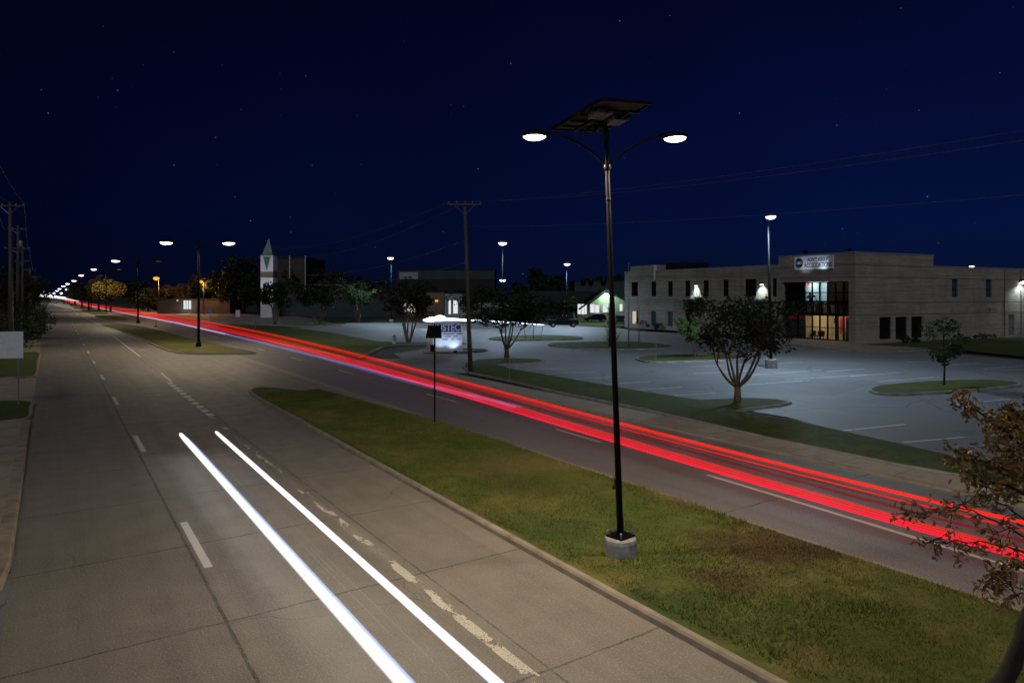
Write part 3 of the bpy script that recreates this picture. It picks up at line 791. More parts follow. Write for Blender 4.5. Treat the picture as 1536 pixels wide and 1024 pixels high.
# ------------------------------------------------------------------ street lamps
def lens(mb, c, rx, ry, rz, rz_ang=0):
    mb.ball(c, rx, ry, rz, 14, 8, Matrix.Rotation(rz_ang, 4, 'Z'))
def arm_pts(side, reach, z0, rise):
    """curved lamp arm rising from the pole then levelling out"""
    out = []
    for i in range(11):
        t = i/10.0
        out.append(Vector((side*reach*t, 0, z0 + rise*(1-(1-t)**2.0))))
    return out
def lamp_head(parent, x, z, side, sz, mat):
    h = MB(); s = sz
    h.ball((x, 0, z+.035*s), .34*s, .15*s, .075*s, 14, 8)
    hd = h.build('lamp_head', M['blackmetal'], parent, True)
    l = MB(); l.ball((x+.03*s*side, 0, z-.012*s), .24*s, .13*s, .088*s, 14, 8)
    l.build('lens', mat, hd, True)
    return hd
def double_lamp(label, base, rz, H, reachL, reachR, hub, lsz, pr, power, lit=(1,1), lean=0.0, concrete=.0, panel=False, color=(1,.82,.58)):
    t = thing('street_lamp', label, 'street lamp', base, rz, 'double street lamps in the median')
    if lean: t.rotation_euler = Euler((0, lean, rz))
    if concrete:
        m = MB(); m.lathe([(.31,-.15),(.335,.0),(.34,.38),(.325,.45),(.29,.475),(.02,.48)], 24); m.build('concrete_base', M['concbase'], t, False)
        z0 = .48
        m = MB(); m.box(-.21,.21,-.21,.21,z0,z0+.035, Matrix.Rotation(R(38),4,'Z'));
        pl = m.build('base_plate', M['blackmetal'], t)
        for a in range(4):
            m = MB()
            c = Matrix.Rotation(R(38+45+90*a),4,'Z') @ Vector((.235,0,0))
            m.lathe([(.022,z0+.03),(.022,z0+.10),(.03,z0+.10),(.03,z0+.13),(.01,z0+.135)], 8, (c.x,c.y,0))
            m.build('anchor_bolt', M['greymetal'], pl)
    else:
        z0 = .1
        m = MB(); m.lathe([(.34,-.1),(.34,.16),(.3,.2),(.02,.2)], 16); m.build('concrete_base', M['concbase'], t)
        m = MB(); m.lathe([(pr*2,.2),(pr*1.9,.5),(pr*1.2,.7)], 12); m.build('base_cover', M['blackmetal'], t)
    m = MB()
    top = H + (.30 if panel else .25)
    zs = [z0, z0+.5, H*.45, hub, hub+.25, top]
    m.tube([(0,0,z) for z in zs], [pr, pr*.97, pr*.82, pr*.66, pr*.62, pr*.5], 14)
    m.lathe([(pr*.66,hub-.72),(pr*.86,hub-.70),(pr*.86,hub-.66),(pr*.66,hub-.64)], 14)
    pole = m.build('pole', M['blackmetal' if not concrete else 'mattepole'], t, True)
    if concrete:
        m = MB(); m.cbox(-.10,-.045,-.05,.05,z0+1.0,z0+1.22,.012); m.ball((-.11,0,z0+1.02),.03,.03,.05); m.build('hand_hole_cover', M['darksteel'], pole)
    for s, rch, on, dH in ((-1, reachL, lit[0], -math.sin(lean)*2.6), (1, reachR, lit[1], math.sin(lean)*.6)):
        H_, H = H, H + dH
        m = MB(); pts = arm_pts(s, rch-.15*lsz, hub+.02, H-hub+.02)
        m.tube(pts, [pr*.42 - (pr*.16)*i/10 for i in range(11)], 10)
        m.build('arm', M['blackmetal'], t, True)
        hd = lamp_head(t, s*rch, H, s, lsz, M['lamp'] if on else M['greymetal'])
        if on: spot(hd, (s*rch, 0, H-.18*lsz), power*(.72 if (concrete and s > 0) else 1.12 if concrete else 1), color, 162, .35, .15)
        H = H_
    m = MB(); m.ball((0,0,hub), pr*1.1, pr*1.1, pr*1.6); m.build('hub', M['blackmetal'], t, True)
    return t

LB = G(932, 838)
lamp1 = double_lamp('tall black solar street lamp on concrete base in the near median', LB, R(2), 8.78, 1.46, 1.42, 8.18, 1.0, .072, 1500, lean=R(-2.1), concrete=1, panel=True)
# solar panel: tilted frame on the pole top, its underside towards the road
def solar_panel(t):
    A, B, C, D = at(826,193,14.39), at(901,150,13.19), at(985,154,14.01), at(893,197,15.21)
    o = t.matrix_basis.inverted()
    q = [o @ p for p in (A, B, C, D)]
    ctr = (q[0]+q[1]+q[2]+q[3])/4
    ex = (q[2]-q[1]+q[3]-q[0]).normalized(); ey = (q[1]-q[0]+q[2]-q[3]); ey = (ey - ex*ey.dot(ex)).normalized(); ez = ex.cross(ey)
    if ez.z < 0: ez = -ez
    wx = ((q[2]-q[1]).length + (q[3]-q[0]).length)/2; wy = ((q[1]-q[0]).length + (q[2]-q[3]).length)/2
    # keep the real sheared outline from perspective small: local frame of the module
    Mx = Matrix(((ex.x,ey.x,ez.x,ctr.x),(ex.y,ey.y,ez.y,ctr.y),(ex.z,ey.z,ez.z,ctr.z),(0,0,0,1)))
    hx, hy = wx/2, wy/2
    m = MB(); m.box(-hx,hx,-hy,hy,0,.012,Mx); pn = m.build('solar_panel', M['panelback'], t)
    m = MB(); m.box(-hx+.02,hx-.02,-hy+.02,hy-.02,.014,.03,Mx); m.build('cell_sheet', M['panelcell'], pn)
    m = MB()
    for a in ((-hx,-hx+.04,-hy,hy),(hx-.04,hx,-hy,hy),(-hx+.04,hx-.04,-hy,-hy+.04),(-hx+.04,hx-.04,hy-.04,hy)):
        m.box(a[0],a[1],a[2],a[3],-.035,.035,Mx)
    m.box(-hx+.04,hx-.04,-.02,.02,-.03,-.003,Mx)
    m.build('panel_frame', M['darksteel'], pn)
    m = MB()
    for y in (-hy*.55, -hy*.2, hy*.2, hy*.55): m.box(-hx+.03,hx-.03,y-.03,y+.03,-.09,-.045,Mx)
    for x in (-hx*.4, hx*.4): m.box(x-.03,x+.03,-hy*.75,hy*.75,-.14,-.09,Mx)
    m.build('mounting_rail', M['darksteel'], pn)
    m = MB(); m.cbox(-hx*.75,-hx*.15,hy*.2,hy*.62,-.14,-.04,.02,Mx); m.cbox(hx*.2,hx*.8,-hy*.1,hy*.3,-.16,-.05,.02,Mx); m.build('control_box', M['greymetal'], pn)
    m = MB()
    lo = Vector((0,0,9.35)); 
    m.tube([Vector((0,0,8.75)), Vector((0,0,9.0)), Mx @ Vector((0,-.1,-.15))], [.06,.058,.05], 10)
    pts = [Mx @ Vector((.12*math.cos(a), -.35+.22*math.sin(a), -.17-.03*math.sin(a*2))) for a in np.linspace(0, 5.2, 14)]
    m.tube(pts, .025, 8)
    m.build('bracket', M['blackmetal'], pn, True)
solar_panel(lamp1)
# twin lamps going away along the median
L2 = G(298, 523)
double_lamp('twin arm street lamp on the first grass island beyond the gap', L2, R(6), 10.95, 3.1, 2.9, 10.4, 2.6, .15, 2000, concrete=0)
L3 = G(207, 486)
double_lamp('twin arm street lamp with only its left head lit, behind the turning lane', L3, R(8), 12.15, 3.9, 3.6, 11.6, 3.2, .17, 3000, (1,0))
far_l = [(178,391.5,228,'street lamp rising just behind the yellow lit tree',0),(142,404,215,'street lamp standing left above the dark median trees',1),(123,413,270,'street lamp second beyond the dark median trees',1),(112,421,330,'street lamp third beyond the dark median trees',1),
         (102,425.5,400,'street lamp fourth beyond the dark median trees',1),(96,429,480,'street lamp fifth beyond the dark median trees',1),(90,433,590,'street lamp sixth beyond the dark median trees',1),(86,436,740,'small farthest street lamp at the end of the row',1)]
for i, (px, py, Y, lab, on) in enumerate(far_l[1:]):
    h = at(px, py, Y)
    double_lamp(lab, (h.x+3.6, h.y, .05), R(5), h.z, 3.6, 3.6, h.z-.6, 3.4+.5*i, .19+.02*i, 4400 if i < 3 else 3000, (1,0))
# sodium lamps
def single_lamp(label, px, py, Y, base_px, mat, power, color, sz=1.0, name='street_lamp', cat='street lamp', group=None, wood=True):
    h = at(px, py, Y)
    t = thing(name, label, cat, (h.x+.7, h.y, 0), 0, group)
    m = MB(); m.tube([(0,0,-.2),(0,0,h.z*.5),(0,0,h.z+.5)], [.15,.13,.10], 10); m.build('pole', M['wood'] if wood else M['greymetal'], t, True)
    m = MB(); m.tube([(0,0,h.z-.4),(-.3,0,h.z+.05),(-.55,0,h.z+.1)], .05, 8); m.build('arm', M['greymetal'], t, True)
    m = MB(); m.ball((-.7,0,h.z+.12*sz), .5*sz, .3*sz, .16*sz); hd = m.build('lamp_head', M['greymetal'], t, True)
    m = MB(); m.ball((-.7,-.1*sz,h.z-.06*sz), .44*sz, .34*sz, .27*sz); m.build('lens', mat, hd, True)
    point(hd, (-.7,-.2,h.z-.5*sz), power, color, .3)
    return t
single_lamp('orange sodium street lamp beyond the road, left of the two orange lights', 235, 417, 215, 0, M['lampsodium'], 3600, (1,.42,.08), 2.2, group='orange sodium lamps')
single_lamp('orange sodium street lamp right behind the twin arm lamp pole', 302, 422, 200, 0, M['lampsodium'], 3000, (1,.42,.08), 1.5, group='orange sodium lamps')

# parking lot lamps: shoebox heads on tall poles
def lot_lamp(label, head, base_y_px, Y, sz, power, size_head, lean=0, color=(.60,.80,1.0), base_vis=True, name='parking_lamp'):
    h = at(head[0], head[1], Y)
    t = thing(name, label, 'parking lamp', (h.x, h.y, 0), 0, 'parking lot lamps')
    if lean: t.rotation_euler = Euler((0, lean, 0)); t.location.x += math.sin(-lean)*h.z
    m = MB(); m.lathe([(.44,-.1),(.45,.6),(.43,.68),(.40,.7),(.02,.7)], 20); m.build('concrete_base', M['concbase'], t)
    m = MB(); m.box(-.2,.2,-.2,.2,.7,.74); m.build('base_plate', M['darksteel'], t)
    m = MB(); m.tube([(0,0,.74),(0,0,h.z*.5),(0,0,h.z-.05)], [.11,.10,.08], 12); m.build('pole', M['mattepole'], t, True)
    m = MB(); s = sz
    m.lathe([(.10*s,.30*s),(.30*s,.26*s),(.52*s,.10*s),(.55*s,.0),(.50*s,-.02*s)][::-1], 18, (0,-.75*s,h.z)); m.tube([(0,0,h.z-.12),(0,-.3*s,h.z+.12*s),(0,-.6*s,h.z+.12*s)], .05, 8); hd = m.build('lamp_head', M['greymetal'], t, True)
    m = MB(); m.ball((0,-.75*s,h.z-.02*s), .48*s, .48*s, .26*s, 16, 8); m.build('lens', M['lampcool'], hd, True)
    spot(hd, (0,-.9*s-.4,h.z-.40*s), power, color, 160, .6, .25, aim=(0,-.16,-1))
    return t
lot_lamp('tall parking lamp on grey concrete base in front of the brick office building', (1152,326), 552, 51.7, .75, 5600, 1, R(-1.2))
lot_lamp('parking lamp behind the round dark tree by the utility pole', (754,365), 500, 100, 1.25, 6800, 1)
lot_lamp('parking lamp above the pale lit crape myrtle at the back of the lot', (587,387), 484, 137, 1.25, 6800, 1)
lot_lamp('parking lamp behind the dark pickup truck, left of the green house', (850,396), 480, 126, 1.15, 9000, 1)
lot_lamp('lower parking lamp seen directly beneath a taller one, above the dark tree', (754,420), 475, 170, 1.5, 5000, 1)
lot_lamp('parking lamp whose head shows above the flat office roof left of the sign', (1048,398.5), 480, 150, 1.0, 700, 1)
lot_lamp('parking lamp whose head shows above the roof at the right end of the office', (1454,399.5), 480, 150, 1.0, 700, 1)

# ------------------------------------------------------------------ the brick office building
K = G(1283, 515)
ea = Vector((-.555, 1.0)).normalized(); eb = Vector((2.08, 1.0)).normalized()
SA = math.hypot(.555, 1); SB = math.hypot(2.08, 1)
def fa(px, py):
    r = (px-768)/FL; t = (K.x - r*K.y)/(r + .555); Y = K.y + t
    return t*SA, EYE - (py-HZ)*Y/FL
def fb(px, py):
    r = (px-768)/FL; t = (r*K.y - K.x)/(2.08 - r); Y = K.y + t
    return t*SB, EYE - (py-HZ)*Y/FL
office = thing('office_building', 'two storey tan brick office building with lit glass entrance and white roof sign', 'office building', (K.x, K.y, 0))
angA = math.atan2(ea.y, ea.x); angB = math.atan2(eb.y, eb.x)
def wall_holes(x0, x1, z0, z1, holes, out, depth=.28):
    m = MB()
    xs_ = sorted({x0, x1, *[min(max(a, x0), x1) for h in holes for a in h[:2]]}); zs_ = sorted({z0, z1, *[a for h in holes for a in h[2:]]})
    for i in range(len(xs_)-1):
        for j in range(len(zs_)-1):
            cx, cz = (xs_[i]+xs_[i+1])/2, (zs_[j]+zs_[j+1])/2
            if any(h[0] < cx < h[1] and h[2] < cz < h[3] for h in holes): continue
            q = [(xs_[i],0,zs_[j]),(xs_[i+1],0,zs_[j]),(xs_[i+1],0,zs_[j+1]),(xs_[i],0,zs_[j+1])]
            m.add(q, [(0,1,2,3) if out < 0 else (3,2,1,0)])
    dy = -out*depth
    for a, b_, c, e_ in holes:
        m.add([(a,0,c),(b_,0,c),(b_,0,e_),(a,0,e_),(a,dy,c),(b_,dy,c),(b_,dy,e_),(a,dy,e_)], [(0,4,5,1),(1,5,6,2),(2,6,7,3),(3,7,4,0)])
    return m
def face(o, ang):
    o.rotation_euler = (0, 0, ang); return o
def rect(f, x0, y0, x1, y1):
    a, zt = f(x0, (y0+y1)/2), f(x0, y0)
    s0, s1 = f(x0, y0)[0], f(x1, y0)[0]
    xm = (x0+x1)/2
    zt = f(xm, y0)[1]; zb = f(xm, y1)[1]
    return [min(s0,s1), max(s0,s1), min(zt,zb), max(zt,zb)]
def z4(x0,y0,x1,y1): return rect(fa, 920+x0*.3125, 300+y0*.3125, 920+x1*.3125, 300+y1*.3125)
def z5(x0,y0,x1,y1): return rect(fb, 1240+x0*.2733, 340+y0*.2733, 1240+x1*.2733, 340+y1*.2733)
def window(hole, out, ang, mat, depth=.24, mull=True, parent=None):
    a, b_, c, e_ = hole; y = -out*depth
    m = MB(); m.box(a+.002, b_-.002, min(y, y-out*.03), max(y, y-out*.03), c+.002, e_-.002)
    wo_ = face(m.build('window', mat, parent or office), ang)
    m = MB(); t = .06; y0, y1 = sorted((y+out*.003, y+out*.06))
    m.box(a+.003,a+t,y0,y1,c+.003,e_-.003); m.box(b_-t,b_-.003,y0,y1,c+.003,e_-.003); m.box(a+t,b_-t,y0,y1,e_-t,e_-.003); m.box(a+t,b_-t,y0,y1,c+.003,c+t)
    if mull and (e_-c) > 1.5: m.box(a+t,b_-t,y0,y1,c+(e_-c)*.42,c+(e_-c)*.42+.05)
    m.build('frame', M['blackmetal'], wo_)
    return wo_
SPL = fa(1168, 400)[0]          # where the taller entrance block ends
LENA = fa(937, 440)[0]; ZA = 9.35; ZT_ = 10.42; ZB = 9.05
SPR = fb(1400, 400)[0]; LENB = 38.0
upA = [z4(*q) for q in ((85,387,118,445),(180,385,205,447),(260,385,285,448),(343,384,370,451),(430,384,458,453),(525,384,553,455),(630,384,686,458))]
upA8 = z4(762,384,784,460)
loA = [z4(*q) for q in ((85,517,118,588),(180,520,205,588),(260,524,285,588))]
for h in upA + [upA8]:
    h[2] = 5.35; h[3] = 7.7
for h in loA: h[2] = .75; h[3] = 3.0
drA = [z4(343,527,372,600), z4(628,532,687,650)]
for h in drA: h[2] = .15; h[3] = 2.9
for h in (upA8,):
    h[0] = max(h[0], SPL+.15); h[1] = max(h[1], h[0]+.5)
w1 = wall_holes(SPL, LENA, -.1, ZA, upA+[upA8]+loA+drA, 1)
face(w1.build('wall', M['brick'], office), angA)
for h in upA+[upA8]: window(h, 1, angA, M['glassdark'])
for i, h in enumerate(loA): window(h, 1, angA, (M['glassdark'], M['blueglass'], M['blueglass'])[i])
h = loA[0]; m = MB(); m.box(h[0]+.9 if False else h[1]-1.1, h[1]-.15, -.20, -.17, h[2]+.08, h[3]-.1); face(m.build('lit_blind', M['litwarm'], office), angA)
for h in drA: window(h, 1, angA, M['glassdark'], .5)
# entrance opening
e0, e1 = fa(1273, 450)[0], fa(1174, 450)[0]
ez0, ez1 = .12, 7.15
w2 = wall_holes(0, SPL, -.1, ZT_, [(e0, e1, ez0, ez1)], 1, .5)
face(w2.build('wall', M['brick'], office), angA)
upB = [z5(687,298,720,390), z5(873,300,907,390)]
for h in upB: h[2] = 5.3; h[3] = 7.55
loB = [z5(290,502,355,620), z5(378,500,442,618), z5(465,498,527,615)]
for h in loB: h[2] = .35; h[3] = 2.95
drB = z5(998,490,1030,600); drB[2] = .12; drB[3] = 2.95
w3 = wall_holes(0, SPR, -.1, ZT_, [h for h in loB if h[1] < SPR], -1)
face(w3.build('wall', M['brick'], office), angB)
w4 = wall_holes(SPR, LENB, -.1, ZB, upB+[drB]+[h for h in loB if h[1] >= SPR], -1)
face(w4.build('wall', M['brick'], office), angB)
for h in upB: window(h, -1, angB, M['blueglass'])
for h in loB: window(h, -1, angB, M['glassdark'])
m = MB(); m.box(drB[0]+.01,drB[1]-.01,.15,.2,drB[2],drB[3]-.01); dd = face(m.build('door', M['greymetal'], office), angB)
m = MB(); m.box(drB[1]-.25,drB[1]-.15,.10,.147,1.05,1.2); m.build('handle', M['blackmetal'], dd)
# back walls, roofs
def aw(s, t_, z): return (ea.x*s + eb.x*t_, ea.y*s + eb.y*t_, z)
m = MB()
m.add([aw(LENA,0,-.1),aw(LENA,LENB,-.1),aw(0,LENB,-.1),aw(LENA,0,ZA),aw(LENA,LENB,ZA),aw(0,LENB,ZB)], [(0,1,4,3),(1,2,5,4)])
m.add([aw(SPL,0,8.6),aw(SPL,SPR,8.6),aw(0,SPR,8.6),aw(SPL,0,ZT_),aw(SPL,SPR,ZT_),aw(0,SPR,ZT_)], [(0,1,4,3),(1,2,5,4)])
m.build('wall', M['walltan'], office)
m = MB()
m.add([aw(SPL,0,8.7),aw(LENA,0,8.7),aw(LENA,LENB,8.7),aw(0,LENB,8.7),aw(0,SPR,8.7),aw(SPL,SPR,8.7)], [(0,1,2,3,4,5)])
m.add([aw(0,0,10.0),aw(SPL,0,10.0),aw(SPL,SPR,10.0),aw(0,SPR,10.0)], [(0,1,2,3)])
m.build('roof', M['roofdark'], office)
m = MB(); m.box(SPL,LENA+.06,-.3,.06,ZA,ZA+.09); m.box(-.06,SPL+.06,-.3,.06,ZT_,ZT_+.09); face(m.build('coping', M['coping'], office), angA)
m = MB(); m.box(SPR+.06,LENB,-.06,.3,ZB,ZB+.09); m.box(.3,SPR+.06,-.06,.3,ZT_,ZT_+.09); face(m.build('coping', M['coping'], office), angB)
# dark strips with the shade of wall grooves in their colour, 3 mm proud
m = MB()
for z in (8.45, 8.15, 4.72, 4.42): m.box(SPL,LENA,.0,.012,z,z+.07)
for z in (9.0, 7.6): m.box(.0,SPL,.0,.012,z,z+.07)
face(m.build('groove_strip', M['groove_tone'], office), angA)
m = MB()
for z in (8.98, 7.58, 4.62, 3.20): m.box(0,SPR,-.012,.0,z,z+.07)
for z in (7.58, 4.62, 3.20): m.box(SPR,LENB,-.012,.0,z,z+.07)
face(m.build('groove_strip', M['groove_tone'], office), angB)
# canopies with wall lamps
def wall_lamp(s, z, ang, out, power, color, y=.18):
    m = MB(); m.cbox(s-.28,s+.28,min(0,out*.34),max(0,out*.34),z,z+.22,.04); o = face(m.build('wall_lamp', M['darksteel'], office), ang)
    m = MB(); m.box(s-.2,s+.2,min(out*.06,out*.28),max(out*.06,out*.28),z-.05,z-.003); m.build('lens', M['lampgreen'], o)
    sp_ = spot(office, (0,0,0), power, color, 88, .6, .1)
    e_ = ea if ang == angA else eb
    nrm = Vector((-e_.y, e_.x)) if out > 0 else Vector((e_.y, -e_.x))
    sp_.location = (e_.x*s + nrm.x*.55, e_.y*s + nrm.y*.55, z-.10)
    sp_.rotation_euler = (Vector((-nrm.x*.50, -nrm.y*.50, -1))).to_track_quat('-Z','Y').to_euler()
for zx in (400, 716):
    s, _ = fa(920+zx*.3125, 430); wall_lamp(s, 6.95, angA, 1, 480, (.80,1.0,.86))
for x0, x1 in ((338,442),(622,800)):
    h = z4(x0,462,x1,480); m = MB(); m.cbox(max(h[0],SPL+.05),h[1],.0,.95,4.78,5.05,.03); face(m.build('canopy', M['wallgrey'], office), angA)
s, _ = fb(1240+1060*.2733, 418); 
m = MB(); m.cbox(s-.3,s+.3,-.4,0,7.25,7.6,.05); fl = face(m.build('wall_lamp', M['darksteel'], office), angB)
m = MB(); m.ball((s,-.30,7.22),.36,.22,.2); m.build('lens', M['lampcool'], fl, True)
sp_ = spot(office, (eb.x*s + eb.y*.9, eb.y*s - eb.x*.9, 7.0), 420, (.82,.93,1), 150, .6, .15, aim=(-.2*eb.y,.2*eb.x,-1))
s2, z2 = fb(1240+893*.2733, 340+448*.2733)
m = MB(); m.cbox(s2-.15,s2+.15,-.2,0,z2-.2,z2+.15,.03); face(m.build('utility_box', M['greymetal'], office), angB)
m = MB()
for s_ in (fb(1240+975*.2733,480)[0], fb(1240+1065*.2733,480)[0]): m.tube([(s_,-.06,.1),(s_,-.06,8.9)], .06, 8)
face(m.build('downpipe', M['walltan'], office), angB)
# roof-top pieces at the far left
h = rect(fa, 943, 393, 981, 406); m = MB(); m.box(h[0],h[1],-6,-.35,8.7,10.35); face(m.build('parapet_block', M['brick'], office), angA)
m = MB(); m.box(h[0]-.28,h[0]-.05,-.30,.10,8.0,10.3); face(m.build('downpipe', M['whitepaint'], office), angA)
h = rect(fa, 984, 395, 1013, 405); m = MB(); m.cbox(h[0],h[1],-7,-2,8.7,10.6,.1); face(m.build('roof_unit', M['darksteel'], office), angA)
m = MB(); m.ball((2.6,-2.5,11.0),.5,.3,.16); m.tube([(2.6,-2.5,10),(2.6,-2.5,10.9)],.05,6); m.ball((8.6,-2.5,11.1),.5,.3,.16); m.tube([(8.6,-2.5,10),(8.6,-2.5,11)],.05,6); face(m.build('roof_vent', M['darksteel'], office), angA)
# glazing, mullions and the lit rooms behind
def zx9(zx): return fa(1160+zx*.1269, 450)[0]
def zz9(zy): return fa(1215, 400+zy*.1269)[1]
m = MB(); m.box(e0+.01,e1-.01,-.42,-.40,ez0+.02,ez1-.02); glz = face(m.build('glazing', M['glass'], office), angA)
m = MB()
for zx in (145,265,350,440,530,622,718,812,884):
    s = zx9(zx); m.box(s-.075,s+.075,-.40,-.26,ez0+.03,ez1-.03)
for zz, hh in ((ez1-.08,.1),(zz9(305),.1),(zz9(412),.22),(zz9(562),.2),(zz9(712),.07),(ez0+.1,.14)):
    m.box(e0+.01,e1-.01,-.399,-.27,zz-hh/2,zz+hh/2)
m.build('mullion', M['blackmetal'], glz)
cz0, cz1 = zz9(562), zz9(432)
m = MB()
m.box(e0+.1,e1-.2,-.2,.9,cz0-.1,cz0+.1); m.box(e0+.1,e1-.2,-.2,-.05,cz1-.1,cz1+.08); m.box(e0+.1,e1-.2,.75,.92,cz0+.1,cz0+.22)
for zx in (350,440,530,622,718,812,885):
    s = zx9(zx)
    m.tube([(s-.05,.82,cz0+.15),(s+.75,-.12,cz1)], .16, 6)
face(m.build('entrance_canopy', M['blackmetal'], office), angA)
ROOMS = [('interior_wall', M['inwhite'], zx9(618), zx9(352), 4.6, 7.3, 3.0), ('interior_wall', M['inbrown'], zx9(886), zx9(622), 4.6, 7.3, 3.5), ('interior_wall', M['incream'], zx9(886), zx9(352), .05, 3.1, 5.0), ('interior_wall', M['inbrown'], zx9(886), zx9(352), 3.2, 4.5, 1.6), ('interior_wall', M['inblack'], zx9(348), zx9(112), .05, 7.3, 1.2)]  # black walls of the last room stand in for unlit bays
for nm, mt, s0, s1, z0, z1, dp in ROOMS:
    m = MB(); y0, y1 = -.5-dp, -.5
    m.add([(s0,y1,z0),(s1,y1,z0),(s1,y0,z0),(s0,y0,z0),(s0,y1,z1),(s1,y1,z1),(s1,y0,z1),(s0,y0,z1)], [(0,1,2,3),(4,7,6,5),(3,2,6,7),(0,3,7,4),(1,5,6,2)])
    face(m.build(nm, mt, office), angA)
def ain(s, y, z): return (ea.x*s - ea.y*y, ea.y*s + ea.x*y, z)
s_mid = (zx9(618)+zx9(352))/2
point(office, ain(zx9(420),-2.0,6.9), 85, (.80,.95,1.0), .3, 'room_light')
point(office, ain(zx9(500),-3.2,2.7), 60, (1,.86,.62), .4, 'room_light')
point(office, ain(zx9(520),-1.3,4.3), 9, (1,.75,.72), .2, 'room_light')
point(office, ain(zx9(700),-3.2,2.7), 36, (1,.84,.6), .4, 'room_light')
point(office, ain(zx9(750),-2.2,6.9), 10, (1,.8,.75), .3, 'room_light')
m = MB(); m.box(zx9(610),zx9(580),-3.4,-3.3,.8,2.9); face(m.build('red_panel', M['inred'], office), angA)
m = MB(); m.box(zx9(706),zx9(660),-4.4,-4.3,1.2,3.0); face(m.build('yellow_panel', M['inyellow'], office), angA)
m = MB(); m.box(zx9(676),zx9(650),-3.5,-3.4,1.9,2.6); m.box(zx9(490),zx9(470),-4,-3.9,2.0,2.7); m.box(zx9(812),zx9(768),-1.6,-1.4,.1,3.0); m.box(zx9(560),zx9(538),-4.2,-4.0,1.4,2.4); m.box(zx9(640),zx9(622),-2.2,-2.0,.1,3.0); m.box(zx9(862),zx9(846),-2.2,-2.0,.1,3.0); face(m.build('dark_panel', M['inblack'], office), angA)
m = MB()
for zx in (380, 445, 480):
    s = zx9(zx); m.cbox(s-.28,s+.28,-1.6,-1.05,.45,.6,.05); m.cbox(s-.28,s+.28,-1.68,-1.55,.6,1.15,.05); m.box(s-.24,s-.2,-1.5,-1.4,.06,.45); m.box(s+.2,s+.24,-1.5,-1.4,.06,.45)
face(m.build('lobby_chair', M['inblack'], office), angA)
m = MB(); m.cbox(zx9(880),zx9(640),-3.2,-2.6,.06,1.15,.04); face(m.build('reception_desk', M['incream'], office), angA)
m = MB(); m.cbox(zx9(380),zx9(358),-.75,-.68,6.75,7.05,.02); face(m.build('exit_light', M['exit'], office), angA)
m = MB(); s = zx9(376); m.ball((s,-.9,5.7),.16,.12,.18); m.tube([(s,-.9,5.6),(s-.05,-.9,5.1),(s,-.9,4.65)],[.1,.16,.13],8); face(m.build('plant_stand', M['inblack'], office), angA)

def text_mesh(name, s, size, mat, parent, M4, depth=.02, bold=.0, xs_=1.0, fit=None):
    cu = bpy.data.curves.new(name, 'FONT'); cu.body = s; cu.size = size; cu.extrude = depth; cu.offset = bold
    cu.align_x = 'CENTER'; cu.align_y = 'CENTER'
    to = bpy.data.objects.new(name+'_tmp', cu); COL.objects.link(to)
    dg = bpy.context.evaluated_depsgraph_get()
    me = bpy.data.meshes.new_from_object(to.evaluated_get(dg)); bpy.data.objects.remove(to)
    if fit:
        wx = [v.co.x for v in me.vertices]; xs_ = fit/(max(wx)-min(wx))
    me.transform(M4 @ Matrix.Diagonal((xs_,1,1,1)))
    me.materials.clear(); me.materials.append(mat)
    o = bpy.data.objects.new(name, me); COL.objects.link(o)
    if parent is not None: o.parent = parent
    return o
# roof sign
sg = rect(fa, 1192.6, 382.5, 1251, 401.5); sg[2] = 8.72; sg[3] = 10.28
m = MB(); m.box(sg[0],sg[1],.02,.12,sg[2],sg[3]); sgo = face(m.build('sign_board', M['signwhite'], office), angA)
m = MB()
m.box(sg[0]-.06,sg[1]+.06,.02,.17,sg[3],sg[3]+.06); m.box(sg[0]-.06,sg[1]+.06,.02,.17,sg[2]-.06,sg[2]); m.build('frame', M['whitepaint'], sgo)
# letters read towards the camera: text x runs against ea
def on_sign(s, z, y=.122):
    return Matrix(((-1,0,0,s),(0,0,1,y),(0,1,0,z),(0,0,0,1)))
sw = sg[1]-sg[0]
text_mesh('lettering', "AGN'T KISD FT", .62, M['letterdark'], sgo, on_sign(sg[0]+sw*.37, sg[3]-.44), .01, .012, fit=sw*.58)
text_mesh('lettering', "ACCEDDATIONS", .76, M['letterdark'], sgo, on_sign(sg[0]+sw*.385, sg[2]+.44), .01, .014, fit=sw*.70)
m = MB(); c0 = sg[1]-sw*.125; cz = (sg[2]+sg[3])/2
oct_ = [(c0+.62*math.sin(a)*(.92), cz+.62*math.cos(a)) for a in np.linspace(0, 2*PI, 17)[:-1]]
m.extr(oct_, .122, .135, Matrix.Identity(4)); em = m.build('emblem', M['letterdark'], sgo)
m = MB(); m.extr([(c0-.52,cz+.17),(c0+.52,cz+.17),(c0+.52,cz+.11),(c0-.52,cz+.11)], .137,.142, Matrix.Identity(4))
m.extr([(c0+.55,cz-.02),(c0+.2,cz-.02),(c0+.2,cz-.12),(c0+.55,cz-.12)], .137,.142, Matrix.Identity(4))
m.extr([(c0-.05,cz-.0),(c0-.5,cz-.0),(c0-.5,cz-.08),(c0-.05,cz-.14)], .137,.142, Matrix.Identity(4))
m.extr([(c0+.14,cz+.1),(c0-.1,cz+.1),(c0-.16,cz-.02),(c0+.10,cz-.2)], .137,.142, Matrix.Identity(4))
m.build('emblem_mark', M['signwhite'], em)
spot(office, ain(sg[0]+1.0, 1.0, sg[2]-.4), 70, (.75,.92,1), 80, .8, .08, 'sign_light', aim=(Vector((ea.y*1.0, -ea.x*1.0, 1.15)) + Vector((ea.x,ea.y,0))*.5))
spot(office, ain(sg[0]+3.5, 1.6, sg[2]-.8), 55, (.78,.92,1), 90, .8, .08, 'sign_light', aim=(Vector((ea.y*1.0, -ea.x*1.0, 1.1)) + Vector((ea.x,ea.y,0))*.25))

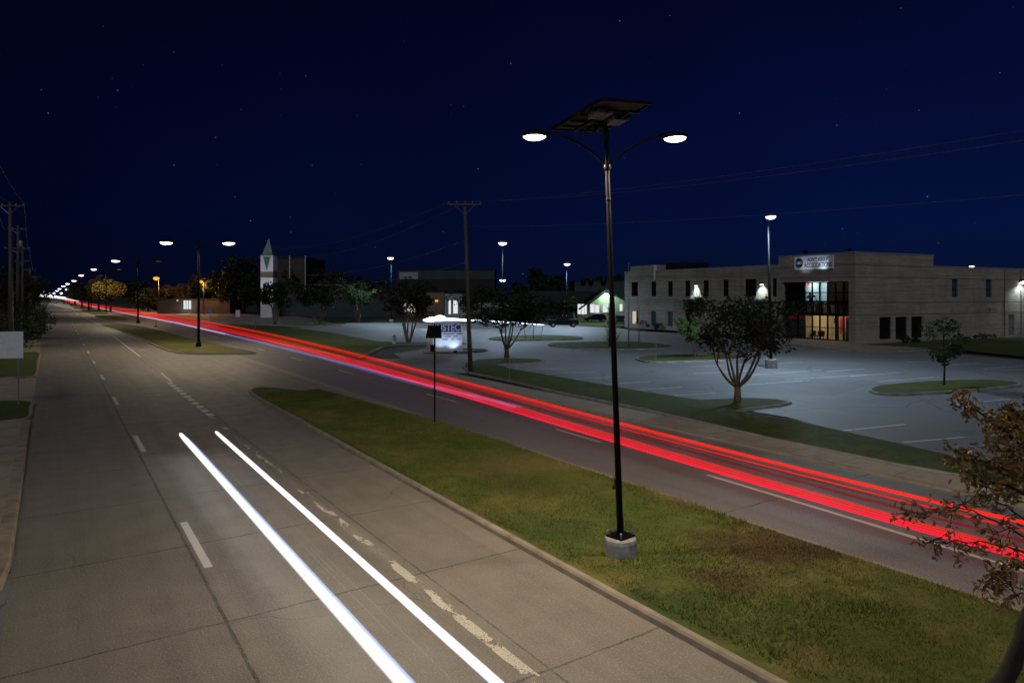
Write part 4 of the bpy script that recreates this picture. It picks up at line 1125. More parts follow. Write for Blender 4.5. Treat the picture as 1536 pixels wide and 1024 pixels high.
# ------------------------------------------------------------------ trees
def leaf_quads(mb, c, r, n, size, rnd, flat=.75):
    for _ in range(n):
        while True:
            d = Vector((rnd.uniform(-1,1), rnd.uniform(-1,1), rnd.uniform(-1,1)))
            if .02 < d.length < 1: break
        d = d*(d.length**-.35)
        p = Vector(c) + Vector((d.x*r, d.y*r, d.z*r*flat))
        a = Vector((rnd.gauss(0,1), rnd.gauss(0,1), rnd.gauss(0,.6))).normalized(); b_ = a.cross(Vector((rnd.gauss(0,1), rnd.gauss(0,1), rnd.gauss(0,1)))).normalized()
        s = size*rnd.uniform(.6,1.35)
        fold = a.cross(b_)*s*.22
        mb.add([p-a*s, p-a*s*.1+b_*s*.5+fold, p+a*s, p-a*s*.1-b_*s*.5+fold], [(0,1,2,3)])
def limb(mb, p0, p1, r0, r1, rnd, bend=.15, n=5, up=.15):
    p0, p1 = Vector(p0), Vector(p1); L_ = (p1-p0).length
    off = Vector((rnd.uniform(-1,1), rnd.uniform(-1,1), rnd.uniform(-.3,.3)))*bend*L_
    pts = []; rr = []
    for i in range(n+1):
        t = i/n; pts.append(p0.lerp(p1, t) + off*math.sin(PI*t) + Vector((0,0,-up*L_*math.sin(PI*t)*.5))); rr.append(r0+(r1-r0)*t)
    mb.tube(pts, rr, 7); return pts
def crape(label, base, H, W, leafmat, seed, stems=6, fork=.5, leaf=.12, dens=1.0, r0=.09, barkm='bark', group='crape myrtles in the parking lot', low=.46, trunkh=.0, cat='tree', name='crape_myrtle'):
    rnd = random.Random(seed)
    t = thing(name, label, cat, base, rnd.uniform(0, .3), group)
    tr = MB(); cr_ = MB(); tips = []
    b0 = Vector((0,0,-.1))
    if trunkh: tr.tube([b0, (0.02,0,trunkh*.5), (0,.02,trunkh)], [r0*2.3, r0*1.9, r0*1.95], 10); b0 = Vector((0,0,trunkh*.9))
    for k in range(stems):
        a = 2*PI*k/stems + rnd.uniform(-.35,.35)
        rr = W*rnd.uniform(.08,.22)
        fk = Vector((math.cos(a)*rr, math.sin(a)*rr, H*(fork+rnd.uniform(-.07,.07))))
        s0 = b0 + Vector((math.cos(a)*r0*1.1, math.sin(a)*r0*1.1, 0))
        limb(tr, s0, fk, r0*rnd.uniform(.8,1.05), r0*.55, rnd, .05, 6, .22)
        for q in range(rnd.choice((2,3,3))):
            a2 = a + rnd.uniform(-.8,.8); r2 = W*.5*rnd.uniform(.40,1.08)
            tip = Vector((math.cos(a2)*r2, math.sin(a2)*r2, H*rnd.uniform(low+.18,.93)))
            pts = limb(tr, fk, tip, r0*.5, r0*.16, rnd, .1, 5, .15)
            tips += [tip, pts[3]]
            for z in range(2):
                t2 = tip + Vector((rnd.gauss(0,1)*W*.11, rnd.gauss(0,1)*W*.11, rnd.uniform(-.02,.10)*H))
                limb(tr, pts[3], t2, r0*.25, r0*.08, rnd, .1, 3); tips.append(t2)
    for p in tips:
        if p.z < H*low: continue
        leaf_quads(cr_, p, W*.5*rnd.uniform(.16,.32), int(rnd.uniform(34,64)*dens), leaf, rnd)
    for _ in range(int(stems*4)):
        a = rnd.uniform(0,2*PI); q = math.sqrt(rnd.random()); zz = rnd.uniform(low+.05,.97)
        pr = W*.5*q*math.sqrt(max(.05, 1-((zz-.68)/.40)**2))
        leaf_quads(cr_, (math.cos(a)*pr, math.sin(a)*pr, H*zz), W*.5*rnd.uniform(.14,.26), int(44*dens), leaf, rnd)
    tr.build('trunk', M[barkm], t, True); cr_.build('crown', M[leafmat], t)
    return t
def broad(label, base, H, W, leafmat, seed, trunk=.28, leaf=.25, clumps=40, per=38, r0=.2, barkm='barkdark', group=None, name='tree', depth=None, cat='tree', low=.3):
    rnd = random.Random(seed); D = depth or W
    t = thing(name, label, cat, base, 0, group)
    tr = MB(); cr_ = MB()
    tr.tube([(0,0,-.2),(.03,0,H*trunk*.5),(0,.04,H*trunk),(0,0,H*.62)], [r0*1.25,r0*.95,r0*.85,r0*.3], 9)
    for k in range(clumps):
        a = rnd.uniform(0,2*PI); e_ = rnd.uniform(-.95,1); q = rnd.uniform(.45,1.0)
        h_ = math.sqrt(1-e_*e_)*q
        lump = 1 + .25*math.sin(3*a+seed) + .12*math.sin(5*a+2*seed)
        p = Vector((math.cos(a)*h_*W*.42*lump, math.sin(a)*h_*D*.42*lump, H*(low + (1-low)*.5) + e_*q*H*(1-low)*.45*(1+.12*math.sin(2*a+seed))))
        if k % 3 == 0: limb(tr, (0,0,H*rnd.uniform(trunk*.8,trunk*1.25)), p, r0*.4, r0*.08, rnd, .1, 4)
        leaf_quads(cr_, p, min(W,H)*rnd.uniform(.09,.17), per, leaf, rnd, .8)
    tr.build('trunk', M[barkm], t, True); cr_.build('crown', M[leafmat], t)
    return t
def bush(label, base, H, W, leafmat, seed, leaf=.12, n=600, group=None, depth=None, name='bush'):
    rnd = random.Random(seed); t = thing(name, label, 'bush', base, 0, group); c = MB(); s_ = MB()
    for k in range(5): limb(s_, (0,0,-.05), (rnd.uniform(-.3,.3)*W, rnd.uniform(-.3,.3)*(depth or W), H*rnd.uniform(.5,.8)), .03, .01, rnd)
    for k in range(14):
        p = (rnd.uniform(-.36,.36)*W, rnd.uniform(-.36,.36)*(depth or W), H*rnd.uniform(.25,.78))
        leaf_quads(c, p, min(H,W)*rnd.uniform(.2,.34), n//14, leaf, rnd, .8)
    s_.build('stem', M['barkdark'], t, True); c.build('foliage', M[leafmat], t)
    return t
crape('crape myrtle with forked bare stems in front of the brick office building', G(1106,603,.1), 5.2, 5.6, 'leaf', 11, 7, .42, .10, 1.05, .085, trunkh=.9, low=.46)
crape('dark round crape myrtle right of the utility pole by the kerb', G(760,535,.1), 6.2, 7.2, 'leaf', 12, 6, .42, .14, 1.5, .10, trunkh=.8, low=.42)
crape('dark crape myrtle left of the lit sign beside the hydrant', G(612,513,.1), 6.9, 6.4, 'leaf', 13, 5, .38, .16, 1.35, .14, low=.42)
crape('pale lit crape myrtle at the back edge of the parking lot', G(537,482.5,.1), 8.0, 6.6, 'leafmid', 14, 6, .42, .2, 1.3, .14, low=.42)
crape('dark crape myrtle on the grass strip left of the pale lit one', G(477,488,.1), 8.0, 8.4, 'leaf', 15, 5, .40, .2, 1.3, .15, low=.42)
crape('dark crape myrtle in front of the white church tower', G(412,486,.1), 8.0, 6.6, 'leaf', 16, 5, .38, .2, 1.3, .15, low=.4)
crape('thin stemmed young tree with light green leaves left of the forked crape myrtle', G(1043,537,.1), 3.6, 2.8, 'leaflight', 17, 4, .35, .13, 1.2, .03, low=.38, group='young trees on the islands')
# bare stakes on the first island
t = thing('sapling', 'bare young sapling with two leaning stakes on the small lot island', 'tree', G(800,508,.1))
m = MB(); m.tube([(0,0,0),(.03,0,1.2),(0,0,2.5)], [.05,.04,.015], 6); m.build('trunk', M['barkdark'], t)
for s in (-1,1):
    m = MB(); m.tube([(s*.9,0,0),(s*1.25,.1,1.7)], .025, 6); m.build('stake', M['wood'], t)
def small_tree(label, base, H, W, leafmat, seed):
    rnd = random.Random(seed); t = thing('young_tree', label, 'tree', base, 0, 'young trees on the islands'); tr = MB(); c = MB()
    tr.tube([(0,0,-.1),(.04,0,H*.3),(-.03,0,H*.6),(0,0,H*.93)], [.065,.05,.038,.012], 8)
    for k in range(34):
        z = rnd.uniform(.34,.97); a = rnd.uniform(0,2*PI)
        r_ = W*.5*math.sin(PI*min(1,(1-z)/.62*.72+.12))*rnd.uniform(.5,1.05)
        p = Vector((math.cos(a)*r_, math.sin(a)*r_, H*z))
        limb(tr, (0,0,H*max(.33,z-.13)), p, .016, .005, rnd)
        leaf_quads(c, p, W*rnd.uniform(.10,.18), 46, .095, rnd)
    tr.build('trunk', M['barkdark'], t, True); c.build('crown', M[leafmat], t); return t
small_tree('small dark green tree standing alone on the kerbed grass island at right', G(1416,577.5,.1), 3.95, 2.3, 'leafmid', 21)
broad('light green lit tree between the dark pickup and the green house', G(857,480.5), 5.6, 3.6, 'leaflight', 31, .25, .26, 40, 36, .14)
broad('dark shrubby tree left of the light green lit tree', G(838,480), 5.0, 3.6, 'leaf', 32, .2, .26, 34, 34, .14)
# median trees
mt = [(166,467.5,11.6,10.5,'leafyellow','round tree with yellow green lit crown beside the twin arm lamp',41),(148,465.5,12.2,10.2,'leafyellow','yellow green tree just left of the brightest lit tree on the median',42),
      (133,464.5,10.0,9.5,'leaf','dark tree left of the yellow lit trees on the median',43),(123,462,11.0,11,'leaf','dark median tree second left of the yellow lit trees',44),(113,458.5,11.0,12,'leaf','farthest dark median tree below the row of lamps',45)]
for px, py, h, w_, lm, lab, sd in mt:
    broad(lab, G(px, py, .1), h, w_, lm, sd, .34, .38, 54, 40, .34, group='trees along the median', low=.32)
# background tree masses, each its own tree
bgt = [(255,466,9.6,12,'leafbrown','tree with orange lamplight coloured leaves right of the left orange lamp'),(275,465.5,10.2,11,'leafbrown','tree with orange lamplight coloured leaves between the two orange lamps'),(222,468,8,10,'leaf','low dark tree left of the left orange lamp'),  # brown leaf colour stands in for orange lamp light on these two
       (308,468,12.5,13,'leaf','dark tree behind the right orange lamp'),(334,470,13.5,14,'leaf','dark tree left of the tallest dark tree by the church'),(364,471,17,17,'leaf','tallest dark rounded tree left of the church tower'),(388,472,12.5,10,'leaf','dark tree touching the left side of the church tower'),
       (205,462,13,14,'leaf','dark tree behind the yellow lit median trees'),(437,472,14.0,14,'leaf','dark tree right of the church tower'),(468,471.5,14.2,14,'leaf','dark rounded tree in front of the brown block'),(505,471,13.0,14,'leaf','dark tree behind the dark crape myrtle of the lot'),
       (545,470,11.5,15,'leaf','dark tree behind the pale lit crape myrtle'),(628,472,8.5,9,'leaf','dark tree in front of the long dark building'),(650,471.5,8.5,9,'leaf','dark tree against the long dark building, above the lit sign'),
       (800,465,15.5,15,'leaf','big dark tree on the skyline left of the parking lamp'),(830,463.5,14.5,14,'leaf','dark skyline tree directly behind the parking lamp pole'),(895,463,14.5,13,'leaf','dark skyline tree above the green house roof'),(925,463,14,12,'leaf','dark skyline tree beside the left end of the office'),
       (772,470,9,9,'leaf','dark tree behind the round crape myrtle'),(798,473,6.5,7,'leaf','low dark tree left of the pickup truck')]
for i, (px, py, h, w_, lm, lab) in enumerate(bgt):
    broad(lab, G(px, py), h, w_, lm, 60+i, .2, .62, 52, 44, .3, group='dark background trees', low=.08)
# left side: hedge bushes and dark trees
lft = [(2,478,14,13,'dark tree at the left edge behind the utility pole'),(22,474,13,13,'dark tree behind the first utility pole at left'),(38,468,13,14,'dark tree between the far left utility poles'),(48,462,14,16,'farthest dark tree along the left verge')]
for i, (px, py, h, w_, lab) in enumerate(lft):
    broad(lab, G(px, py), h, w_, 'leaf', 90+i, .15, .42, 52, 36, .3, group='dark trees on the left verge', low=.06)
lb_ = [(-12,532,4.2,5.5,'leaf','large dark bush at the left edge behind the white sign'),(12,524,4.3,6.0,'leaf','large dark bush beneath the first utility pole'),(34,519,3.4,4.4,'leaf','dark green bush at the lawn edge left of the road'),
       (46,508,3.0,4.0,'leafmid','green bush overhanging the left kerb'),(30,500,5.2,6.5,'leaf','tall dark bush behind the roadside bushes'),(53,492,3.6,4.5,'leafmid','green bush farther along the left kerb'),(8,500,6.0,7.5,'leaf','tall dark bush behind the bush under the pole')]
for i, (px, py, h, w_, lm, lab) in enumerate(lb_):
    bush(lab, G(px, py, .1), h, w_, lm, 120+i, .17, 1300, 'bushes on the left verge')
for i, (px, py, h, w_, lab) in enumerate(((968,493,1.5,4.0,'low shrub under the lit window of the office'),(985,494.5,1.2,3.6,'low shrub below the blue office window'),(1362,514,.9,2.6,'low round shrub under the dark ground floor windows'),(1477,508.5,.8,2.6,'small brown shrub by the side wall of the office'))):
    bush(lab, G(px, py, .1), h, w_, 'leaf' if i < 3 else 'leafbrown', 140+i, .12, 420, 'shrubs along the office wall')
# spiky yucca
t = thing('yucca', 'tall dark spiky plant on the lot island behind the solar lamp pole', 'plant', G(918,520,.1)); rnd = random.Random(5)
m = MB(); m.tube([(0,0,-.1),(.03,0,1.2),(0,.02,3.0),(0,0,4.0)], [.36,.34,.30,.2], 10); m.build('trunk', M['barkdark'], t, True)
m = MB()
for k in range(230):
    a = rnd.uniform(0,2*PI); z0 = rnd.uniform(.1,4.0); L_ = rnd.uniform(.7,1.25)*(2.1 if z0 < .5 else .75); el_ = rnd.uniform(.45,1.25) if z0 < 3.2 else rnd.uniform(.2,1.5)
    d = Vector((math.cos(a)*math.cos(el_), math.sin(a)*math.cos(el_), math.sin(el_))); sd = Vector((-math.sin(a), math.cos(a), 0))*.045
    p = Vector((math.cos(a)*.25, math.sin(a)*.25, z0)); m.add([p-sd, p+sd, p+d*L_*.6+sd*.6+Vector((0,0,.0)), p+d*L_, p+d*L_*.6-sd*.6], [(0,1,2,3,4)])
m.build('leaf_blades', M['leaf'], t)

# near tree at the lower right, brown leaves on bare twigs
def near_tree():
    rnd = random.Random(77)
    t = thing('tree', 'near tree with brown autumn leaves at the lower right edge', 'tree', (5.45, 8.05, .1))
    base = Vector(t.location)
    tr = MB(); lf = MB()
    def W(px, py, y): return at(px, py, y) - base
    def br(pts, r0, r1):
        P = [Vector(p) for p in pts]; k = len(P)
        out = []
        for i in range(k-1):
            a,b_,c,d = P[max(i-1,0)],P[i],P[i+1],P[min(i+2,k-1)]
            for j in range(5):
                q = j/5; out.append(.5*((2*b_)+(c-a)*q+(2*a-5*b_+4*c-d)*q*q+(3*b_-a-3*c+d)*q**3))
        out.append(P[-1]); n_ = len(out)
        out = [p + Vector((rnd.gauss(0,1),rnd.gauss(0,1),rnd.gauss(0,1)))*.008 for p in out]
        tr.tube(out, [r0+(r1-r0)*i/(n_-1) for i in range(n_)], 7); return out
    trunk = br([(0,0,-.2),(.05,0,.5), W(1512,1010,8), W(1545,920,8), W(1590,800,8.1), W(1600,690,8.2), W(1595,600,8.3), W(1610,500,8.3), W(1600,420,8.4)], .125, .012)
    def leafcl(p, n, spread, size=.05):
        for _ in range(n):
            q = p + Vector((rnd.gauss(0,spread), rnd.gauss(0,spread), rnd.gauss(0,spread*.8)-.02))
            a = Vector((rnd.gauss(0,1), rnd.gauss(0,1), rnd.gauss(-.5,.6))).normalized(); s_ = size*rnd.uniform(.6,1.25)
            b_ = a.cross(Vector((rnd.gauss(0,1),rnd.gauss(0,1),rnd.gauss(0,1)))).normalized(); c = a.cross(b_)
            cu = s_*.3
            lf.add([q, q+a*s_*.35+b_*s_*.36+c*cu, q+a*s_*.95+b_*s_*.22+c*cu*.8, q+a*s_*1.35-c*cu*.5, q+a*s_*.95-b_*s_*.22+c*cu*.6, q+a*s_*.35-b_*s_*.36+c*cu, q+a*s_*.6],
                   [(0,1,6),(1,2,6),(2,3,6),(3,4,6),(4,5,6),(5,0,6)])
    def sub(pts, n, ln, leaves, spread, dirbias, size=.05):
        for _ in range(n):
            i = rnd.randrange(len(pts)//3, len(pts)); p = pts[i]
            d = (Vector(dirbias) + Vector((rnd.gauss(0,.7), rnd.gauss(0,.7), rnd.gauss(0,.6)))).normalized()*ln*rnd.uniform(.5,1.2)
            mid = p + d*.5 + Vector((rnd.gauss(0,.03),rnd.gauss(0,.03),rnd.gauss(0,.03)))
            q = br([p, mid, p+d], .006, .002)
            for s in range(leaves): leafcl(q[rnd.randrange(len(q)//2, len(q))], rnd.randint(2,4), spread, size)
    # upper leafy limbs
    limbs = [([W(1600,720,8.2), W(1560,690,8.0), W(1510,650,7.9), W(1470,618,7.85), W(1447,612,7.8)], 20, 3),
             ([W(1600,700,8.2), W(1575,660,8.2), W(1530,640,8.3), W(1490,640,8.3)], 22, 4),
             ([W(1595,740,8.1), W(1555,715,8.0), W(1510,705,7.9), W(1470,690,7.9), W(1435,690,7.8)], 24, 4),
             ([W(1600,650,8.3), W(1570,625,8.4), W(1535,622,8.4), W(1510,632,8.4)], 16, 4),
             ([W(1595,760,8.0), W(1550,745,7.8), W(1500,725,7.8), W(1465,725,7.8)], 18, 3),
             ([W(1600,700,8.0), W(1570,700,7.6), W(1535,680,7.6), W(1500,675,7.6)], 22, 4)]
    for pts, n_, lv_ in limbs:
        p = br(pts, .03, .006); sub(p, n_, .24, lv_, .045, (-.4,0,.25), .062)
        leafcl(p[-1], 5, .04, .06)
    # the rest of the crown, to the right of and above what the photo shows
    for k in range(16):
        a = rnd.uniform(-1.2, 1.5); hgt = rnd.uniform(420, 760); st = W(1600, hgt+60, 8.2)
        en = st + Vector((math.cos(a)*rnd.uniform(.7,1.5), math.sin(a)*1.3 + rnd.uniform(-.2,.6), rnd.uniform(.1,.7)))
        if (en + base).x < 5.4 + (en + base).y*.12: en.x += 1.0
        p = br([st, st.lerp(en,.5)+Vector((0,0,.08)), en], .025, .006); sub(p, 12, .24, 3, .045, (.4,0,.25), .06); leafcl(p[-1], 5, .05, .06)
    # lower, mostly bare twigs
    lows = [([W(1580,850,8.0), W(1535,805,7.8), W(1480,775,7.7), W(1425,760,7.6), W(1372,772,7.6)], 15, 1),
            ([W(1580,860,8.0), W(1540,830,7.9), W(1490,815,7.8), W(1440,812,7.7), W(1395,810,7.7)], 16, 1),
            ([W(1585,830,8.0), W(1550,790,7.9), W(1510,760,7.8), W(1475,745,7.8), W(1440,755,7.7)], 14, 1),
            ([W(1580,880,8.0), W(1545,855,7.9), W(1520,850,7.9), W(1490,865,7.9), W(1475,880,7.9)], 10, 1),
            ([W(1585,850,7.9), W(1560,840,7.8), W(1535,845,7.8), W(1515,870,7.8), W(1528,895,7.8)], 18, 2)]
    for pts, n_, lv_ in lows:
        p = br(pts, .013, .003); sub(p, n_+4, .24, lv_+1, .03, (-.7,0,-.05), .055)
        leafcl(p[-1], 3, .03, .05)
    tr.build('trunk', M['barkdark'], t, True); lf.build('crown', M['leafbrown'], t)
near_tree()

# ------------------------------------------------------------------ utility poles and wires
def upole(label, base, H, lean=(0,0), arms=((0,1.2),), pr=.15, transformer=False, ang=0.0, group='utility poles on the left verge'):
    t = thing('utility_pole', label, 'utility pole', base, ang, group)
    top = Vector((lean[0], lean[1], H))
    m = MB(); m.tube([(0,0,-.3), Vector((lean[0]*.5,lean[1]*.5,H*.5)), top], [pr*1.2, pr, pr*.72], 12); m.build('pole', M['wood'], t, True)
    for dz, hw in arms:
        z = H - .35 - dz; c = Vector((lean[0]*z/H, lean[1]*z/H, z))
        m = MB(); m.box(c.x-hw, c.x+hw, c.y-.19, c.y-.07, z-.06, z+.06); ar = m.build('crossarm', M['wood'], t)
        m = MB()
        for x in (-hw*.92, -hw*.45, hw*.45, hw*.92): m.lathe([(.02,z+.06),(.05,z+.1),(.03,z+.15),(.05,z+.2),(.01,z+.23)], 8, (c.x+x, c.y-.13, 0))
        m.build('insulator', M['greymetal'], ar)
        m = MB()
        for s in (-1,1): m.tube([(c.x+s*hw*.6, c.y-.13, z-.05),(c.x, c.y-.1, z-.75)], .018, 6)
        m.build('brace', M['greymetal'], ar)
    if transformer:
        m = MB(); z = H-3.2; m.lathe([(.05,z),(.28,z+.02),(.3,z+.1),(.3,z+.85),(.25,z+.95),(.05,z+1.0)], 14, (.48,-.1,0)); m.build('transformer', M['greymetal'], t, True)
    return t
P1 = at(17, 443, 60); P2 = at(27, 443, 100); P3 = at(34, 443, 140); P4 = at(45, 443, 205); P5 = at(52, 443, 290)
for P in (P1, P2, P3, P4, P5): P.z = 0
z1_ = at(17,303,60).z; z2_ = at(27,338,100).z; z3_ = at(34,371,140).z; z4_ = at(45,402,205).z; z5_ = at(52,414,290).z
upole('nearest wooden utility pole with a single wide crossarm at the left edge', P1, z1_, (-.1,0), ((0,1.35),), .17)
upole('utility pole with transformer and two crossarms behind the nearest left pole', P2, z2_, (0,0), ((.2,1.4),(3.0,1.9)), .2, True)
upole('utility pole with crossarm third along the left verge', P3, z3_, (0,0), ((0,1.8),(2.5,1.5)), .24)
upole('utility pole fourth along the left verge', P4, z4_, (0,0), ((0,2.2),(2.4,2.0)), .28)
upole('small farthest utility pole along the left verge', P5, z5_, (0,0), ((0,2.6),(3,2.4)), .34)
PB = G(706, 559)
PT = at(697, 302, PB.y)
upole('dark leaning wooden utility pole by the lot driveway', PB, PT.z, (PT.x-PB.x, 0), ((-.12,1.2),), .14, group='utility pole by the lot')
M['wire'] = plain('wire', (.16,.17,.20), .5, .5)
def wire(label, a, b_, sag, r=.014, grp='overhead wires', n=24):
    a, b_ = Vector(a), Vector(b_); pts = []
    for i in range(n+1):
        t = i/n; p = a.lerp(b_, t); p.z -= sag*4*t*(1-t); pts.append(p)
    m = MB(); m.tube(pts, r, 5)
    tag(m.build('wire', M['wire']), label, 'wire', grp)
pr_ = RD(-14, 24.7)
topc = Vector((PT.x, PT.y, PT.z-.2))
wire('upper overhead wire from the leaning pole to the upper right edge', topc + Vector((1.1,-.13,.15)), Vector((pr_.x+.8, pr_.y+.8, 11.2)), .9, .012)
wire('second overhead wire just under the upper one at right', topc + Vector((-1.0,-.13,.15)), Vector((pr_.x-.6, pr_.y-.4, 10.6)), 1.2, .012)
wire('lowest overhead wire from the leaning pole to the right edge', topc + Vector((0,-.2,-1.6)), Vector((pr_.x, pr_.y, 8.6)), .8, .012)
pl_ = RD(98, 25.5)
wire('upper overhead wire running left from the leaning pole', topc + Vector((-1.1,-.13,.15)), Vector((pl_.x-1, pl_.y, 12.2)), 1.2, .016)
wire('second overhead wire running left from the leaning pole', topc + Vector((0,-.13,.1)), Vector((pl_.x, pl_.y, 11.0)), 1.5, .016)
wire('third overhead wire running left from the leaning pole', topc + Vector((0,-.2,-2.6)), Vector((pl_.x, pl_.y, 9.0)), 1.4, .018)
wire('lowest overhead wire running left from the leaning pole', topc + Vector((0,-.2,-4.2)), Vector((pl_.x, pl_.y, 8.0)), 1.3, .018)
n0 = RD(26, -3.2)
wire('upper wire from the nearest left pole toward the upper left corner', P1 + Vector((1.2,0,z1_-.2)), Vector((n0.x, n0.y, 14.2)), .8, .02)
wire('second wire from the nearest left pole toward the left edge', P1 + Vector((-.1,0,z1_-.0)), Vector((n0.x-.8, n0.y, 13.0)), 1.0, .02)
def pw(a, za, b_, zb, lab, dx=1.2, dz=0, sag=1.2, r=.03): wire(lab, a+Vector((dx,-.1,za-.2+dz)), b_+Vector((dx*1.2,-.1,zb-.2+dz)), sag, r)
pw(P1,z1_,P2,z2_,'wire between the first two utility poles at left, on the road side')
pw(P1,z1_,P2,z2_,'wire between the first two utility poles at left, on the far side',-1.2)
pw(P2,z2_,P3,z3_,'wire between the second and third utility poles at left',1.2,0,1.6,.035)
pw(P3,z3_,P4,z4_,'wire between the third and fourth utility poles at left',1.4,0,2.2,.05)
pw(P4,z4_,P5,z5_,'wire between the two farthest utility poles at left',1.6,0,2.4,.06)
pw(P1,z1_,P2,z2_,'low slack cable between the first two utility poles at left',.1,-7.2,1.5,.04)

# ------------------------------------------------------------------ signs
# monument sign, lit from below
MS = G(683, 527.5, .1)
ms = thing('monument_sign', 'white and blue monument sign lit from below by the lot entrance', 'sign', MS, R(8))
k = MS.y/FL
sw0, sw1 = -34*k, 11*k
zt = 46*k
m = MB(); m.extr([(sw0,0),(sw1+.0,0),(sw1-.15,zt),(sw0+.1,zt)], -.22, .22, Matrix.Identity(4)); m.build('sign_body', M['signwhite'], ms)
m = MB(); m.extr([(sw0-.95,-.02),(sw0-.003,-.02),(sw0-.003,zt*.98),(sw0-.18,zt*.9),(sw0-.26,zt*.45),(sw0-.55,zt*.15)], -.26, .26, Matrix.Identity(4)); m.build('side_buttress', M['wallgrey'], ms)
m = MB(); m.box(sw0-.1,sw1+.5,-.6,.5,-.02,.10); m.build('plinth', M['concbase'], ms)
bx0, bx1 = sw0+.32, sw1-.2; bz0, bz1 = 30*k, 42.5*k
m = MB(); m.box(bx0,bx1,-.25,-.222,bz0,bz1); pn = m.build('blue_panel', M['signblue'], ms)
Mt = Matrix(((1,0,0,(bx0+bx1)/2+.05),(0,0,-1,-.254),(0,1,0,(bz0+bz1)/2),(0,0,0,1)))
text_mesh('lettering', "AUSTECH", .92, M['letterwhite'], pn, Mt, .004, .012, .80)
m = MB(); rnd = random.Random(2)
for zz, words in ((27.0,((.35,.72),(.80,.98))),(23.4,((.42,.60),(.68,.83))),(18.9,((.33,.48),(.62,.72),(.80,.92)))):
    for a, b_ in words:
        x = sw0+(sw1-sw0)*a; xe = sw0+(sw1-sw0)*b_
        while x < xe:
            wd = rnd.uniform(.05,.09); m.box(x, x+wd*.75, -.229, -.2215, zz*k-.05*rnd.uniform(.8,1.2), zz*k+.05*rnd.uniform(.8,1.4)); x += wd
m.build('small_lettering', M['signblue'], ms)
m = MB(); m.cbox(-.15-1*k,.15-1*k,-1.25,-1.0,.03,.22,.03); fx = m.build('floodlight', M['blackmetal'], ms)
spot(fx, (-2*k,-1.0,.3), 50, (.62,.80,1.0), 120, .7, .06, aim=(-.12,.55,.85))
spot(fx, (-22*k,-1.1,.3), 38, (.62,.80,1.0), 110, .8, .06, aim=(-.05,.55,.9))
# dark road sign on a thin post in the median
rs = thing('road_sign', 'dark road sign seen from behind on a thin post in the near median', 'sign', G(652, 635, .1), R(-30))
ky = G(652,635,.1).y/FL
m = MB(); m.tube([(0,0,-.1),(0,0,(635-485)*ky)], .035, 8); m.build('post', M['blackmetal'], rs)
m = MB(); m.extr([(-13.5*ky,(635-507)*ky),(11*ky,(635-507)*ky),(10*ky,(635-488)*ky),(-9.5*ky,(635-488)*ky)], -.05, -.02, Matrix.Rotation(R(25),4,'Z')); m.build('sign_plate', M['blackmetal'], rs)
m = MB(); m.cbox(-.16,-.04,-.12,.02,(635-527)*ky,(635-517)*ky,.02); m.build('sign_bracket', M['blackmetal'], rs)
# white sign at the left edge
ls = thing('road_sign', 'blank pale road sign on a thin post at the left edge', 'sign', G(27, 607, .1), R(14))
kl = G(27,607,.1).y/FL
m = MB(); m.tube([(0,.04,-.1),(0,.04,(607-497)*kl)], .035, 8); m.build('post', M['greymetal'], ls)
m = MB(); m.box(-46*kl, 7*kl, -.015, .0, (607-537)*kl, (607-497)*kl); m.build('sign_plate', M['signback'], ls)
# small posts across the road
def small_sign(label, px, py0, py1, w_px, matp, mats, name='small_sign'):
    b0 = G(px, py1, .05); kk = b0.y/FL; t = thing(name, label, 'sign', b0, 0)
    H_ = (py1-py0)*kk
    m = MB(); m.tube([(0,0,-.1),(0,0,H_*.98)], .05, 8); m.build('post', matp, t)
    m = MB(); m.box(-w_px*kk/2, w_px*kk/2, -.09, -.06, H_*.55, H_); m.build('sign_plate', mats, t)
small_sign('small pale sign on a blue post on the grass across the road', 357, 465, 488, 6.5, M['bluepaint'], M['whitepaint'])
small_sign('small blue sign at the road edge left of the pale small sign', 315, 462, 479, 5.5, M['bluepaint'], M['bluepaint'])
t = thing('bollard', 'thin blue marker post on the grass right of the pale small sign', 'bollard', G(383,491,.1))
m = MB(); m.tube([(0,0,-.1),(0,0,1.6)], [.07,.05], 8); m.build('post', M['bluepaint'], t); m = MB(); m.lathe([(.13,0),(.15,.35),(.09,.5),(.02,.52)], 10); m.build('base', M['bluepaint'], t)
t = thing('marker_post', 'short black marker post in the road gap behind the first island', 'bollard', G(234,489.5))
m = MB(); m.tube([(0,0,0),(0,0,1.2)], .04, 6); m.build('post', M['blackmetal'], t); m = MB(); m.lathe([(.3,0),(.3,.08),(.1,.16),(.02,.17)], 10); m.build('base', M['rubber'], t)
t = thing('marker_post', 'thin metal marker post standing in the verge below the round crape myrtle', 'bollard', G(764.5,568,.1))
m = MB(); m.tube([(0,0,-.1),(0,0,1.45)], .02, 6); m.build('post', M['greymetal'], t); m = MB(); m.box(-.05,.05,-.03,-.02,1.2,1.5); m.build('cap', M['greymetal'], t)
t = thing('stake', 'thin bare stake on the lot island left of the young light green tree', 'stake', G(984,540,.1))
m = MB(); m.tube([(0,0,-.1),(.02,0,2.0)], .02, 6); m.build('shaft', M['greymetal'], t); m = MB(); m.ball((.02,0,2.0),.03,.03,.03); m.build('cap', M['greymetal'], t)
